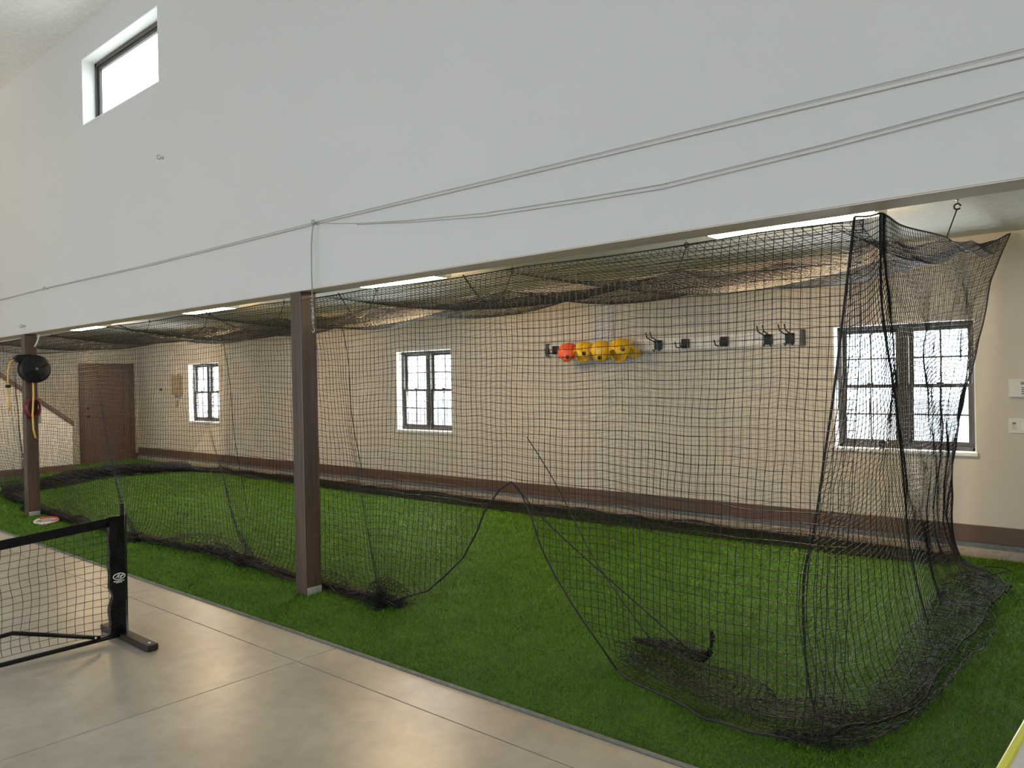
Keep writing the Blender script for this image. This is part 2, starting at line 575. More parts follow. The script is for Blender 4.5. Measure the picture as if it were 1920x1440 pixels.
def twin_window(n, x0, x1, z0, z1, label):
    w = tag(empty('window_%d' % n, (x0, YW, z0)), label, None, None, 'structure')
    # painted reveal and stool
    mb = MB()
    mb.box(x0 - 0.001, x0 + 0.012, YW - 0.004, YW + 0.27, z0, z1)
    mb.box(x1 - 0.012, x1 + 0.001, YW - 0.004, YW + 0.27, z0, z1)
    mb.box(x0 + 0.012, x1 - 0.012, YW - 0.004, YW + 0.27, z1 - 0.012, z1 + 0.001)
    dchild(mb, 'reveal', M['white_trim'], w)
    dchild(MB().box(x0 - 0.012, x1 + 0.012, YW - 0.03, YW + 0.27, z0 - 0.022, z0 + 0.012), 'window_sill', M['white_trim'], w, 0.004)
    yf = YW + 0.105
    a0, a1, b0, b1 = x0 + 0.012, x1 - 0.012, z0 + 0.012, z1 - 0.012
    xm = 0.5 * (a0 + a1)
    fr = MB()
    fr.box(a0, a0 + 0.035, yf, yf + 0.09, b0, b1)
    fr.box(a1 - 0.035, a1, yf, yf + 0.09, b0, b1)
    fr.box(a0, a1, yf, yf + 0.09, b1 - 0.035, b1)
    fr.box(a0, a1, yf, yf + 0.09, b0, b0 + 0.035)
    fr.box(xm - 0.045, xm + 0.045, yf - 0.005, yf + 0.09, b0, b1)
    fr.box(xm - 0.018, xm - 0.010, yf - 0.010, yf, b0 + 0.03, b1 - 0.03)
    fr.box(xm + 0.010, xm + 0.018, yf - 0.010, yf, b0 + 0.03, b1 - 0.03)
    dchild(fr, 'window_frame', M['bronze'], w, 0.003)
    zm = 0.5 * (b0 + b1)
    for (s0, s1) in ((a0 + 0.035, xm - 0.045), (xm + 0.045, a1 - 0.035)):
        for up_ in (0, 1):
            c0, c1 = (zm - 0.012, b1 - 0.035) if up_ else (b0 + 0.035, zm + 0.022)
            yy = yf + (0.05 if up_ else 0.018)
            t = 0.034
            sa = MB()
            sa.box(s0, s0 + t, yy, yy + 0.03, c0, c1)
            sa.box(s1 - t, s1, yy, yy + 0.03, c0, c1)
            sa.box(s0 + t, s1 - t, yy, yy + 0.03, c1 - t, c1)
            sa.box(s0 + t, s1 - t, yy, yy + 0.03, c0, c0 + t + (0.01 if not up_ else 0))
            so = dchild(sa, 'sash', M['bronze'], w, 0.002)
            g0, g1, h0, h1 = s0 + t, s1 - t, c0 + t, c1 - t
            gm, hm = 0.5 * (g0 + g1), 0.5 * (h0 + h1)
            mu = MB()
            mu.box(gm - 0.007, gm + 0.007, yy + 0.008, yy + 0.022, h0, h1)
            mu.box(g0, g1, yy + 0.0085, yy + 0.0215, hm - 0.007, hm + 0.007)
            dchild(mu, 'muntin', M['bronze'], so)
            for (p0, p1) in ((g0, gm - 0.007), (gm + 0.007, g1)):
                for (q0, q1) in ((h0, hm - 0.007), (hm + 0.007, h1)):
                    dchild(MB().box(p0, p1, yy + 0.013, yy + 0.017, q0, q1), 'pane', M['glass'], so)
            if not up_:
                lk = MB().box(0.5 * (s0 + s1) - 0.03, 0.5 * (s0 + s1) + 0.03, yy - 0.004, yy + 0.02, c1, c1 + 0.014)
                dchild(lk, 'sash_lock', M['bronze'], so, 0.003)
    return w


twin_window(1, *holes[0], 'small-looking twin window nearest the brown door')
twin_window(2, *holes[1], 'twin window in the middle of the long wall')
twin_window(3, *holes[2], 'large twin window behind the bunched net corner')

# clerestory window in the tall wall
cx0, cx1, cz0, cz1 = -9.08, -7.26, 4.52, 5.25
w4 = tag(empty('window_4', (cx0, YB0, cz0)), 'high clerestory window in the tall grey wall', None, None, 'structure')
mb = MB()
mb.box(cx0 - 0.001, cx0 + 0.01, YB0 - 0.003, YB1, cz0, cz1)
mb.box(cx1 - 0.01, cx1 + 0.001, YB0 - 0.003, YB1, cz0, cz1)
mb.box(cx0 + 0.01, cx1 - 0.01, YB0 - 0.003, YB1, cz1 - 0.01, cz1 + 0.001)
mb.box(cx0 + 0.01, cx1 - 0.01, YB0 - 0.003, YB1, cz0 - 0.001, cz0 + 0.01)
dchild(mb, 'reveal', M['white_trim'], w4)
fr = MB()
yf = YB0 + 0.13
e0, e1, f0, f1 = cx0 + 0.01, cx1 - 0.01, cz0 + 0.01, cz1 - 0.01
fr.box(e0, e0 + 0.045, yf, yf + 0.05, f0, f1)
fr.box(e1 - 0.045, e1, yf, yf + 0.05, f0, f1)
fr.box(e0, e1, yf, yf + 0.05, f1 - 0.045, f1)
fr.box(e0, e1, yf, yf + 0.05, f0, f0 + 0.045)
dchild(fr, 'window_frame', M['bronze'], w4, 0.003)
fr = MB()
fr.box(e0 + 0.045, e0 + 0.085, yf + 0.015, yf + 0.045, f0 + 0.045, f1 - 0.045)
fr.box(e1 - 0.085, e1 - 0.045, yf + 0.015, yf + 0.045, f0 + 0.045, f1 - 0.045)
fr.box(e0 + 0.085, e1 - 0.085, yf + 0.015, yf + 0.045, f1 - 0.085, f1 - 0.045)
fr.box(e0 + 0.085, e1 - 0.085, yf + 0.015, yf + 0.045, f0 + 0.045, f0 + 0.085)
so = dchild(fr, 'sash', M['bronze'], w4, 0.002)
dchild(MB().box(e0 + 0.085, e1 - 0.085, yf + 0.028, yf + 0.032, f0 + 0.085, f1 - 0.085), 'pane', M['glass'], so)

# ------------------------------------------------------------------ posts


def post(px, label):
    p = empty('timber_post', (px, 3.49, 0), label, 'post', 'timber posts under the carried wall')
    h = MB().box(-0.07, 0.07, -0.07, 0.07, 0.004, ZB - 0.008)
    h.build('shaft', M['post'], p, bevel=0.006)
    for b0 in (0.0705, -0.0735):
        o = MB().box(b0, b0 + 0.003, -0.062, 0.066, 0.004, 0.062).build('base_bracket', M['bracket'], p)
        o['label'] = 'galvanised metal base bracket'
    return p


post(-5.10, 'dark stained timber post with the steel cable and turnbuckle beside it')
post(-11.15, 'dark stained timber post carrying the black hose reel')

# ------------------------------------------------------------------ strip lights
LX = [(-2.09, 'lit ceiling strip light above the large window, nearest one'), (-6.33, 'lit ceiling strip light right of the cable post'),
      (-10.50, 'lit ceiling strip light between the two posts'), (-14.80, 'lit ceiling strip light farthest away, near the brown door')]
for lx, lab in LX:
    t = empty('strip_light', (lx, 5.6, ZC), lab, 'ceiling light', 'strip lights on the bay ceiling')
    MB().box(-0.622, 0.622, -0.035, 0.035, -0.054, 0.0).build('housing', M['housing'], t, bevel=0.004)
    prof = [(-0.13, -0.055), (-0.128, -0.085), (-0.09, -0.105), (0.09, -0.105), (0.128, -0.085), (0.13, -0.055)]
    MB().prism(prof, 'x', -0.60, 0.60).build('diffuser', M['diffuser'], t)
    for s in (-1, 1):
        MB().prism([(y * 1.02, z * 1.02) for y, z in prof], 'x', s * 0.602, s * 0.622).build('end_cap', M['housing'], t)

pd = empty('added_pendant_light', (-12.6, 0.9, ZU), 'added warm suspended light, out of view under the high ceiling beyond the left edge', 'ceiling light')  # unseen lamp added to warm the upper left wall and ceiling
for sy in (-0.5, 0.5):
    MB().tube([(0, sy, 0), (0, sy, -0.6)], 0.006, 6).build('suspension_rod', M['steel'], pd)
MB().box(-0.10, 0.10, -0.65, 0.65, -0.66, -0.60).build('housing', M['housing'], pd, bevel=0.005)
MB().box(-0.09, 0.09, -0.63, 0.63, -0.597, -0.59).build('upper_diffuser', M['uplight'], pd)

# ------------------------------------------------------------------ the cage net
CELL = 0.0455
XA, XB = -14.0, -1.04
NU = 288
NF, NT, NB = 76, 90, 96          # rows: front, roof, back
NV = NF + NT + NB


def smooth_noise(shape, sx, sy, seed):
    r = np.random.default_rng(seed).standard_normal(shape)
    fx = np.fft.fftfreq(shape[0])[:, None]
    fy = np.fft.fftfreq(shape[1])[None, :]
    k = np.exp(-2 * (math.pi ** 2) * ((fx * sx) ** 2 + (fy * sy) ** 2))
    o = np.real(np.fft.ifft2(np.fft.fft2(r) * k))
    return o / o.std()


def interp(xs, ks, vs):
    return np.interp(xs, ks, vs)


def smooth_interp(t, ks, P):
    """Catmull-Rom through points P (n,3) at knots ks, evaluated at t"""
    ks = np.asarray(ks, float)
    P = np.asarray(P, float)
    t = np.clip(np.asarray(t, float), ks[0], ks[-1])
    n = len(ks)
    m = np.zeros_like(P)
    for i in range(n):
        a, b = max(i - 1, 0), min(i + 1, n - 1)
        m[i] = (P[b] - P[a]) / (ks[b] - ks[a])
    i = np.clip(np.searchsorted(ks, t, side='right') - 1, 0, n - 2)
    h = (ks[i + 1] - ks[i])
    s = ((t - ks[i]) / h)[..., None]
    h = h[..., None]
    h00, h10, h01, h11 = 2 * s**3 - 3 * s**2 + 1, s**3 - 2 * s**2 + s, -2 * s**3 + 3 * s**2, s**3 - s**2
    return h00 * P[i] + h10 * h * m[i] + h01 * P[i + 1] + h11 * h * m[i + 1]


def relax(P, w, iters, rest=CELL, g=0.00055, floor=0.012, damp=0.93, stick=None):
    """tension-only net settling under gravity; w=0 pinned"""
    P = P.copy()
    Q = P.copy()
    W = w[..., None]
    for it in range(iters):
        vel = (P - Q) * damp
        Q = P.copy()
        vel[..., 2] -= g
        P = P + vel * W
        for sub in range(2):
            for axis in (0, 1):
                for off in (0, 1):
                    if axis == 0:
                        a, b = P[off:-1:2], P[off + 1::2]
                        wa, wb = W[off:-1:2], W[off + 1::2]
                        a = a[:len(b)]
                        wa = wa[:len(b)]
                    else:
                        a, b = P[:, off:-1:2], P[:, off + 1::2]
                        wa, wb = W[:, off:-1:2], W[:, off + 1::2]
                        a = a[:, :b.shape[1]]
                        wa = wa[:, :b.shape[1]]
                    d = b - a
                    L = np.sqrt((d * d).sum(-1, keepdims=True)) + 1e-9
                    ws = wa + wb
                    ex = np.where(L > rest, (L - rest) / L, 0.0) / np.where(ws > 0, ws, 1)
                    a += d * ex * wa
                    b -= d * ex * wb
        low = P[..., 2] < floor
        P[..., 2] = np.where(low & (w > 0), floor, P[..., 2])
        hit = low & (w > 0)
        P[hit, 0] = Q[hit, 0]
        P[hit, 1] = Q[hit, 1]
    return P


def strands(name, P, m, parent, r=0.0016, mask=None, knots=False, only=None):
    """triangular-section twine along the grid lines of P"""
    nv, nu = P.shape[:2]
    idx = np.arange(nv * nu).reshape(nv, nu)
    e = np.concatenate([np.stack([idx[:-1].ravel(), idx[1:].ravel()], 1), np.stack([idx[:, :-1].ravel(), idx[:, 1:].ravel()], 1)])
    A = P.reshape(-1, 3)
    if mask is not None:
        mk = mask.ravel()
        e = e[mk[e[:, 0]] & mk[e[:, 1]]]
    a, b = A[e[:, 0]], A[e[:, 1]]
    d = b - a
    L = np.linalg.norm(d, axis=1)
    ok = L > 1e-5
    a, b, d, L = a[ok], b[ok], d[ok], L[ok]
    d = d / L[:, None]
    ref = np.where(np.abs(d[:, 2:3]) < 0.8, np.array([[0, 0, 1.0]]), np.array([[0, 1.0, 0]]))
    s = np.cross(d, ref)
    s /= np.linalg.norm(s, axis=1)[:, None]
    t = np.cross(d, s)
    n = len(a)
    V = np.empty((n, 6, 3))
    for k in range(3):
        th = 2 * math.pi * k / 3
        o = r * (math.cos(th) * s + math.sin(th) * t)
        V[:, k] = a + o
        V[:, 3 + k] = b + o
    base = (np.arange(n) * 6)[:, None]
    F = np.concatenate([base + np.array([[0, 1, 4, 3]]), base + np.array([[1, 2, 5, 4]]), base + np.array([[2, 0, 3, 5]])], 0)
    V = V.reshape(-1, 3)
    tri = None
    if knots:
        K = A if mask is None else A[mask.ravel()]
        rk = r * 2.0
        oc = np.array([[1, 0, 0], [-1, 0, 0], [0, 1, 0], [0, -1, 0], [0, 0, 1], [0, 0, -1]]) * rk
        KV = (K[:, None] + oc[None]).reshape(-1, 3)
        fb = (np.arange(len(K)) * 6)[:, None] + len(V)
        of = np.array([[0, 2, 4], [2, 1, 4], [1, 3, 4], [3, 0, 4], [2, 0, 5], [1, 2, 5], [3, 1, 5], [0, 3, 5]])
        tri = (fb[:, None] + of[None]).reshape(-1, 3)
        V = np.concatenate([V, KV])
    me = bpy.data.meshes.new(name)
    me.vertices.add(len(V))
    me.vertices.foreach_set('co', V.astype(np.float32).ravel())
    nq = len(F)
    ntri = 0 if tri is None else len(tri)
    me.loops.add(nq * 4 + ntri * 3)
    lv = F.ravel() if tri is None else np.concatenate([F.ravel(), tri.ravel()])
    me.loops.foreach_set('vertex_index', lv.astype(np.int32))
    me.polygons.add(nq + ntri)
    ls = np.arange(nq) * 4
    if ntri:
        ls = np.concatenate([ls, nq * 4 + np.arange(ntri) * 3])
    me.polygons.foreach_set('loop_start', ls.astype(np.int32))
    me.update(calc_edges=True)
    me.validate()
    me.materials.append(m)
    o = link(bpy.data.objects.new(name, me), parent)
    o['kind'] = 'stuff'
    return o


u = np.linspace(0, 1, NU)
xu = XA + (XB - XA) * u
P = np.zeros((NV, NU, 3))
wgt = np.ones((NV, NU))

# --- front: rows 0 (hem) .. NF-1 (top, under the back edge of the carried wall)
YF, ZF = 3.675, 2.325
VX_ = [-4.35, -4.16, -3.91, -3.75, -3.57, -3.44, -3.37, -3.23, -3.12, -3.03, -2.95, -2.87, -2.77, -2.62, -2.41, -2.3]
VZ_ = [0.0, 0.03, 0.17, 0.29, 0.44, 0.63, 0.77, 0.92, 0.98, 0.91, 0.78, 0.60, 0.45, 0.26, 0.05, 0.0]
hemz = interp(xu, VX_, VZ_)
foot_y = interp(xu, [-14, -13, -11.85, -10.4, -8.74, -6.78, -5.5, -5.09, -4.5, -4.15, -3.9, -2.6, -2.46, -2.1, -1.72, -1.4, -1.04],
                [3.95, 3.78, 3.66, 3.56, 3.60, 3.70, 3.64, 3.68, 3.60, 3.62, 3.66, 3.66, 3.66, 3.50, 3.34, 3.30, 3.42])
foot_x = xu + interp(xu, [-6, -4.6, -4.2, -3.6, -3.1, -2.4, -1.7, -1.04], [0, 0.12, 0.05, 0.0, 0.0, 0.02, 0.03, -0.10])
gat = [(-4.88, -4.30, 0.62, 0.55), (-7.15, -6.30, 0.80, 0.75), (-9.45, -8.30, 0.85, 0.80), (-12.3, -11.6, 0.8, 0.8)]
n_wave = smooth_noise((NV, NU), 26, 7, 1)
n_wave2 = smooth_noise((NV, NU), 9, 9, 2)
n_sag = smooth_noise((NV, NU), 18, 13, 8)
n_fine = smooth_noise((NV, NU), 1.6, 1.6, 3)
n_fine2 = smooth_noise((NV, NU), 1.6, 1.6, 4)
n_pile = smooth_noise((NV, NU), 2.0, 4.0, 5)
PILE = 25
for j in range(NF):
    if j < PILE:                     # rows lying on the turf, folded back and forth
        ph = j / PILE
        z = 0.013 + 0.040 * np.abs(n_pile[j]) * (0.5 + 0.9 * math.sin(math.pi * ph))
        wide = np.clip((xu + 2.75) / 0.5, 0, 1)
        y = foot_y + (1 - wide) * 0.075 * math.sin(ph * 15.5) + wide * np.interp(ph, [0, 0.5, 1.0], [0.0, 0.38, 0.10]) + 0.025 * n_wave2[j] - 0.03 * (1 - ph)
        x = foot_x + 0.025 * n_fine[j]
        P[j] = np.stack([x, y, z], 1)
    else:
        f = (j - PILE + 1) / (NF - PILE)
        zz = np.full(NU, 0.02 + (ZF - 0.02) * f)
        bow = np.clip(1 - zz / ZF, 0, 1)
        yy = YF + (foot_y - YF) * bow ** 1.6 + (0.010 + 0.045 * bow) * n_wave[j]
        xx = xu + (foot_x - xu) * bow ** 1.2 + 0.018 * n_wave2[j] * bow
        zz = zz + (0.012 * n_wave2[j] + 0.018 * n_sag[j]) * np.minimum(1, 6 * (1 - f))
        P[j] = np.stack([xx, yy, zz], 1)
    dn = np.clip(1 - P[j, :, 2] / ZF, 0, 1)
    for (g0, g1, ga, gw) in gat:
        gc = g0 + (g1 - g0) * dn ** 1.5
        dx = P[j, :, 0] - gc
        P[j, :, 0] -= ga * dn ** 1.1 * np.tanh(dx / 0.26) * np.exp(-(dx / gw) ** 2) * 0.60
        P[j, :, 1] -= 0.08 * dn * np.exp(-(dx / 0.12) ** 2)
P[:NF, :, 2] = np.maximum(P[:NF, :, 2], 0.012)
wgt[NF - 1] = 0
P[NF - 1] = np.stack([xu, np.full(NU, YF), np.full(NU, ZF) - 0.012 * np.abs(np.sin(xu * 2.1))], 1)
pile_rows = np.zeros((NV, NU), bool)
pile_rows[:PILE] = True
wgt[pile_rows] = 0
wgt[0] = 0                                            # hem rope holds its line

# --- roof: NF .. NF+NT-1, front edge at the beam, ridge cords at y=6.05, wall hooks at y=7.7
CORDS_X = [-1.16, -3.22, -5.20, -7.37, -9.35, -11.41, -13.45]
HOOKS_X = [-1.04, -2.97, -4.90, -6.80, -8.80, -10.80, -12.80, -14.0]
RB = NF + NT - 1
jr = NF + int(round((2.34 / 4.05) * NT))
def scallop(x, knots, sag):
    kn = np.sort(np.array(knots))
    i = np.clip(np.searchsorted(kn, x) - 1, 0, len(kn) - 2)
    t = np.clip((x - kn[i]) / (kn[i + 1] - kn[i]), 0, 1)
    return -sag * (4 * t * (1 - t)) ** 0.8


n_roof = smooth_noise((NV, NU), 14, 16, 9)
for j in range(NF, NF + NT):
    if j <= jr:
        f = (j - NF + 1) / (jr - NF + 1)
        y = YF + (6.0 - YF) * f
        z = ZF + (2.55 - ZF) * f - 0.17 * (4 * f * (1 - f))
    else:
        f = (j - jr) / (RB - jr)
        y = 6.0 + (7.70 - 6.0) * f
        z = 2.55 + (2.76 - 2.55) * f - 0.13 * (4 * f * (1 - f))
    near = 1 - abs(2 * f - 1)
    rs = (1 - f) if j > jr else f                  # how close this row is to the scalloped ridge
    zz = z + rs * scallop(xu, CORDS_X + [XA - 0.6, XB + 0.3], 0.085) + ((f if j > jr else 0) * scallop(xu, HOOKS_X, 0.11))
    zz = zz + 4 * f * (1 - f) * (0.07 + scallop(xu, CORDS_X + [XA - 0.6, XB + 0.3], 0.13))
    P[j] = np.stack([xu + 0.02 * n_wave2[j], np.full(NU, y) + 0.015 * n_wave[j], zz + near * 0.035 * n_roof[j]], 1)
    wgt[j] = 0

P[jr] = np.stack([xu, np.full(NU, 6.0), 2.55 + scallop(xu, CORDS_X + [XA - 0.6, XB + 0.3], 0.085)], 1)
wgt[jr] = 0
P[RB] = np.stack([xu, 7.70 + 0.25 * scallop(xu, HOOKS_X, 0.11), 2.765 + scallop(xu, HOOKS_X, 0.11)], 1)
wgt[RB] = 0

# --- back: hangs from the wall hooks and lies in folds on the turf by the curb
NBH = 60
for j in range(NB):
    q = NF + NT + j
    if j < NBH:
        f = (j + 1) / NBH
        z = 2.74 * (1 - f) + 0.02 * f
        y = 7.66 - 0.03 * f + 0.035 * n_wave[q] * (0.3 + f)
        y = np.minimum(y, 7.70)
        P[q] = np.stack([xu + 0.03 * n_wave2[q] * f, y, np.full(NU, z)], 1)
    else:
        f = (j - NBH) / (NB - NBH)
        hemy = 7.14 + 0.03 * np.sin(xu * 1.3) + 0.04 * n_wave2[q - 5]
        tri = [0, 1, 0.12, 0.95, 0.06]
        fy = np.interp(f, [0, 0.28, 0.52, 0.76, 1.0], tri)
        P[q] = np.stack([xu + 0.02 * n_fine[q], 7.63 + (hemy - 7.63) * fy, 0.014 + 0.03 * np.abs(n_pile[q])], 1)
        wgt[q] = 0

P[..., 0] += 0.0035 * n_fine * wgt
P[..., 1] += 0.0035 * n_fine2 * wgt
P0 = P.copy()
P = relax(P, wgt, 220, g=0.0004)
P[PILE:NF] = 0.3 * P[PILE:NF] + 0.7 * P0[PILE:NF]
P[..., 1] = np.where(np.arange(NV)[:, None] >= NF + NT, np.minimum(P[..., 1], 7.715), P[..., 1])
P[..., 2] += 0.0035 * n_fine2 * wgt
# the right edge of the back netting is drawn in towards the bunched corner
zb_ = P[NF + NT:, :, 2]
xe = np.interp(zb_, [0, 0.2, 0.91, 1.14, 1.65, 1.97, 2.34, 2.77], [-1.40, -1.48, -1.44, -1.40, -1.29, -1.25, -1.18, -1.03])
xb = P[NF + NT:, :, 0]
P[NF + NT:, :, 0] = np.where(xb > -2.2, -2.2 + (xb + 2.2) * (xe + 2.2) / (XB + 2.2), xb)

# the lifted opening near the middle: netting ends at its bound edge
front = P[:NF].copy()
fm = np.ones((NF, NU), bool)
hz_ = np.interp(front[..., 0], VX_, VZ_)
fm &= ~((front[..., 2] < hz_) & (hz_ > 0.03))
fm[:PILE] &= ~((front[:PILE, :, 0] > -4.12) & (front[:PILE, :, 0] < -2.45))
cage = empty('batting_cage_net', (-7.5, 5.6, 0), 'black batting cage net hung over the turf with its hem piled on the ground', 'net')
OFF = np.array([-7.5, 5.6, 0.0])
fo = strands('front_netting', front - OFF, M['netting'], cage, 0.0021, mask=fm, knots=True)
strands('roof_netting', P[NF - 1:NF + NT] - OFF, M['netting'], cage, 0.0019)
strands('back_netting', P[NF + NT - 1:] - OFF, M['netting'], cage, 0.0018)

# --- loft panels at both ends


def loft(cols, uk, nu, nv, seed, amp=0.02):
    """cols: list of (row fractions, points) from top to hem"""
    v = np.linspace(0, 1, nv)
    C = np.stack([smooth_interp(v, k, p) for k, p in cols], 0)       # (ncol, nv, 3)
    uu = np.linspace(0, 1, nu)
    G = np.zeros((nv, nu, 3))
    for j in range(nv):
        G[j] = smooth_interp(uu, uk, C[:, j])
    nz = smooth_noise((nv, nu), 10, 5, seed)
    nz2 = smooth_noise((nv, nu), 1.6, 1.6, seed + 1)
    nz3 = smooth_noise((nv, nu), 1.6, 1.6, seed + 2)
    ramp_ = np.minimum(1, v * 4)[:, None]
    G[..., 0] += (amp * nz + 0.004 * nz2) * ramp_
    G[..., 1] += (amp * np.roll(nz, 17, 1) + 0.004 * nz3) * ramp_
    G[..., 2] += 0.004 * np.roll(nz2, 5, 0) * ramp_
    lowz = G[..., 2] < 0.10
    G[..., 2] = np.where(lowz, np.maximum(0.012, G[..., 2] + 0.02 * np.abs(nz3)), G[..., 2])
    return G


rope_pts = [(-1.08, 3.68, 2.335), (-1.14, 3.68, 1.87), (-1.19, 3.68, 1.5), (-1.23, 3.68, 1.25), (-1.28, 3.68, 0.92), (-1.34, 3.69, 0.66), (-1.35, 3.70, 0.39), (-1.30, 3.62, 0.15), (-1.22, 3.52, 0.05), (-1.14, 3.42, 0.03)]
kr = [0, .14, .26, .34, .45, .55, .65, .78, .9, 1]
E_cols = [
    (kr, rope_pts),
    ([0, .2, .4, .6, .75, .88, 1], [(-1.02, 3.69, 2.33), (-1.07, 3.9, 1.80), (-1.11, 4.15, 1.25), (-1.17, 4.35, 0.70), (-1.15, 4.35, 0.25), (-0.98, 4.1, 0.05), (-0.93, 4.0, 0.03)]),
    ([0, .2, .4, .6, .75, .88, 1], [(-0.98, 3.72, 2.34), (-1.04, 3.95, 1.92), (-1.11, 4.45, 1.45), (-1.20, 4.95, 0.95), (-1.25, 5.3, 0.45), (-1.10, 5.1, 0.06), (-0.93, 4.7, 0.04)]),
    ([0, .2, .4, .6, .75, .88, 1], [(-0.975, 3.82, 2.34), (-1.03, 4.05, 1.95), (-1.105, 4.55, 1.50), (-1.20, 5.1, 1.02), (-1.28, 5.7, 0.50), (-1.18, 5.7, 0.07), (-0.92, 5.3, 0.04)]),
    ([0, .2, .4, .6, .75, .88, 1], [(-1.09, 4.6, 2.42), (-1.10, 4.9, 2.0), (-1.16, 5.3, 1.5), (-1.25, 5.8, 0.95), (-1.34, 6.2, 0.45), (-1.20, 6.0, 0.08), (-0.91, 5.75, 0.05)]),
    ([0, .2, .4, .6, .75, .88, 1], [(-1.16, 6.0, 2.55), (-1.16, 6.05, 2.1), (-1.22, 6.2, 1.6), (-1.30, 6.5, 1.0), (-1.36, 6.6, 0.45), (-1.15, 6.35, 0.09), (-0.91, 6.15, 0.06)]),
    ([0, .2, .4, .6, .75, .88, 1], [(-1.16, 6.8, 2.54), (-1.18, 6.8, 2.15), (-1.24, 6.85, 1.6), (-1.33, 6.95, 1.0), (-1.37, 6.9, 0.42), (-1.2, 6.75, 0.09), (-0.92, 6.55, 0.06)]),
    ([0, .17, .3, .42, .58, .66, .84, .92, 1], [(-1.01, 7.70, 2.785), (-1.17, 7.6, 2.33), (-1.22, 7.5, 1.97), (-1.25, 7.4, 1.65), (-1.33, 7.3, 1.16), (-1.37, 7.25, 0.94), (-1.37, 7.1, 0.30), (-1.30, 7.1, 0.06), (-1.15, 7.05, 0.03)]),
]
GE = loft(E_cols, [0, .13, .20, .29, .43, .62, .82, 1.0], 96, 90, 21, 0.013)
strands('end_netting', GE - OFF, M['netting'], cage, 0.0019, knots=True)

L_cols = []
for (yy, zt, fx, fy) in ((3.68, 2.33, -13.85, 3.9), (4.5, 2.40, -13.98, 4.5), (5.2, 2.44, -14.4, 5.2), (6.0, 2.55, -14.75, 5.95), (6.9, 2.58, -14.6, 6.7), (7.68, 2.76, -14.35, 7.15)):
    L_cols.append(([0, .17, .34, .45, .55, .66, .77, .88, 1],
                   [(-14.0, yy, zt), (-14.02, yy, zt * 0.66), (0.4 * fx - 0.6 * 14.05, yy * .6 + fy * .4, zt * 0.3), (fx, fy, 0.22), (fx + 0.20, fy - .03, 0.05),
                    (fx - 0.12, fy + .02, 0.18), (fx + 0.20, fy, 0.04), (fx - 0.10, fy + .03, 0.13), (fx + 0.22, fy, 0.03)]))
GL = loft(L_cols, [0, .2, .4, .6, .8, 1], 100, 130, 31, 0.03)
strands('far_end_netting', GL - OFF, M['netting'], cage, 0.0021)

def bundle(name, path, rad, around, along, r, seed, flat=0.75, layers=(1.0,), jit=0.006):
    """netting rolled up along a path on the turf; rad per path point"""
    g = np.random.default_rng(seed)
    t = np.linspace(0, 1, along)
    k = np.linspace(0, 1, len(path))
    C = smooth_interp(t, k, np.asarray(path, float))
    R_ = np.interp(t, k, rad)
    d = np.gradient(C, axis=0)
    d /= np.linalg.norm(d, axis=1)[:, None]
    side = np.cross(d, np.array([0, 0, 1.0]))
    out = []
    for L_ in layers:
        nzr = smooth_noise((around, along), 1.3, 3.0, seed + int(L_ * 100))
        for i in range(around + 1):
            a = 2 * math.pi * (i % around) / around + 0.5 * np.sin(4 * t + L_)
            rr = R_ * L_ * (0.88 + 0.17 * nzr[i % around])
            q = C + side * (rr * np.cos(a))[:, None] + np.array([0, 0, 1.0]) * (rr * flat * np.sin(a))[:, None]
            q += g.normal(0, jit, q.shape)
            q[:, 2] = np.maximum(q[:, 2], 0.012)
            out.append(q)
    return strands(name, np.stack(out, 0) - OFF, M['netting'], cage, r)


# dense folded heap of netting left on the ground inside the cage
ho = bundle('bunched_netting', [(-2.50, 4.02, 0.03), (-2.38, 4.0, 0.04), (-2.22, 4.01, 0.05), (-2.05, 3.98, 0.05), (-1.99, 3.98, 0.06), (-1.97, 3.98, 0.13), (-1.965, 3.98, 0.19)],
            [0.010, 0.03, 0.055, 0.05, 0.04, 0.022, 0.012], 10, 34, 0.0019, 61, layers=(0.5, 1.0))
ho['label'] = 'dark bunched lump of netting on the turf'
# rolled hems
bundle('rolled_hem', [(-13.7, 3.95, 0.08), (-13.9, 4.5, 0.10), (-14.3, 5.2, 0.13), (-14.6, 5.9, 0.13), (-14.45, 6.6, 0.11), (-14.1, 7.15, 0.06), (-13.2, 7.3, 0.04)], [0.06, 0.10, 0.14, 0.14, 0.12, 0.07, 0.03], 24, 130, 0.0032, 62, layers=(0.4, 0.65, 0.85, 1.0))
bundle('rolled_hem', [(-13.7, 3.93, 0.05), (-12.6, 3.75, 0.05), (-11.5, 3.66, 0.04), (-10.3, 3.58, 0.04), (-8.7, 3.58, 0.05), (-7.5, 3.64, 0.05), (-6.7, 3.70, 0.07), (-6.2, 3.66, 0.04), (-5.3, 3.66, 0.03), (-4.6, 3.62, 0.04), (-4.15, 3.62, 0.05)], [0.05, 0.045, 0.035, 0.035, 0.05, 0.05, 0.08, 0.04, 0.03, 0.04, 0.05], 9, 260, 0.0019, 63, layers=(0.55, 1.0))
bundle('rolled_hem', [(-1.35, 3.34, 0.03), (-1.14, 3.40, 0.04), (-1.02, 3.7, 0.04), (-0.99, 4.3, 0.05), (-1.03, 5.0, 0.06), (-1.10, 5.7, 0.07), (-1.12, 6.3, 0.07), (-1.16, 6.8, 0.05)], [0.02, 0.05, 0.10, 0.15, 0.19, 0.21, 0.20, 0.10], 22, 78, 0.0014, 64, 0.35, (1.0,), 0.008)
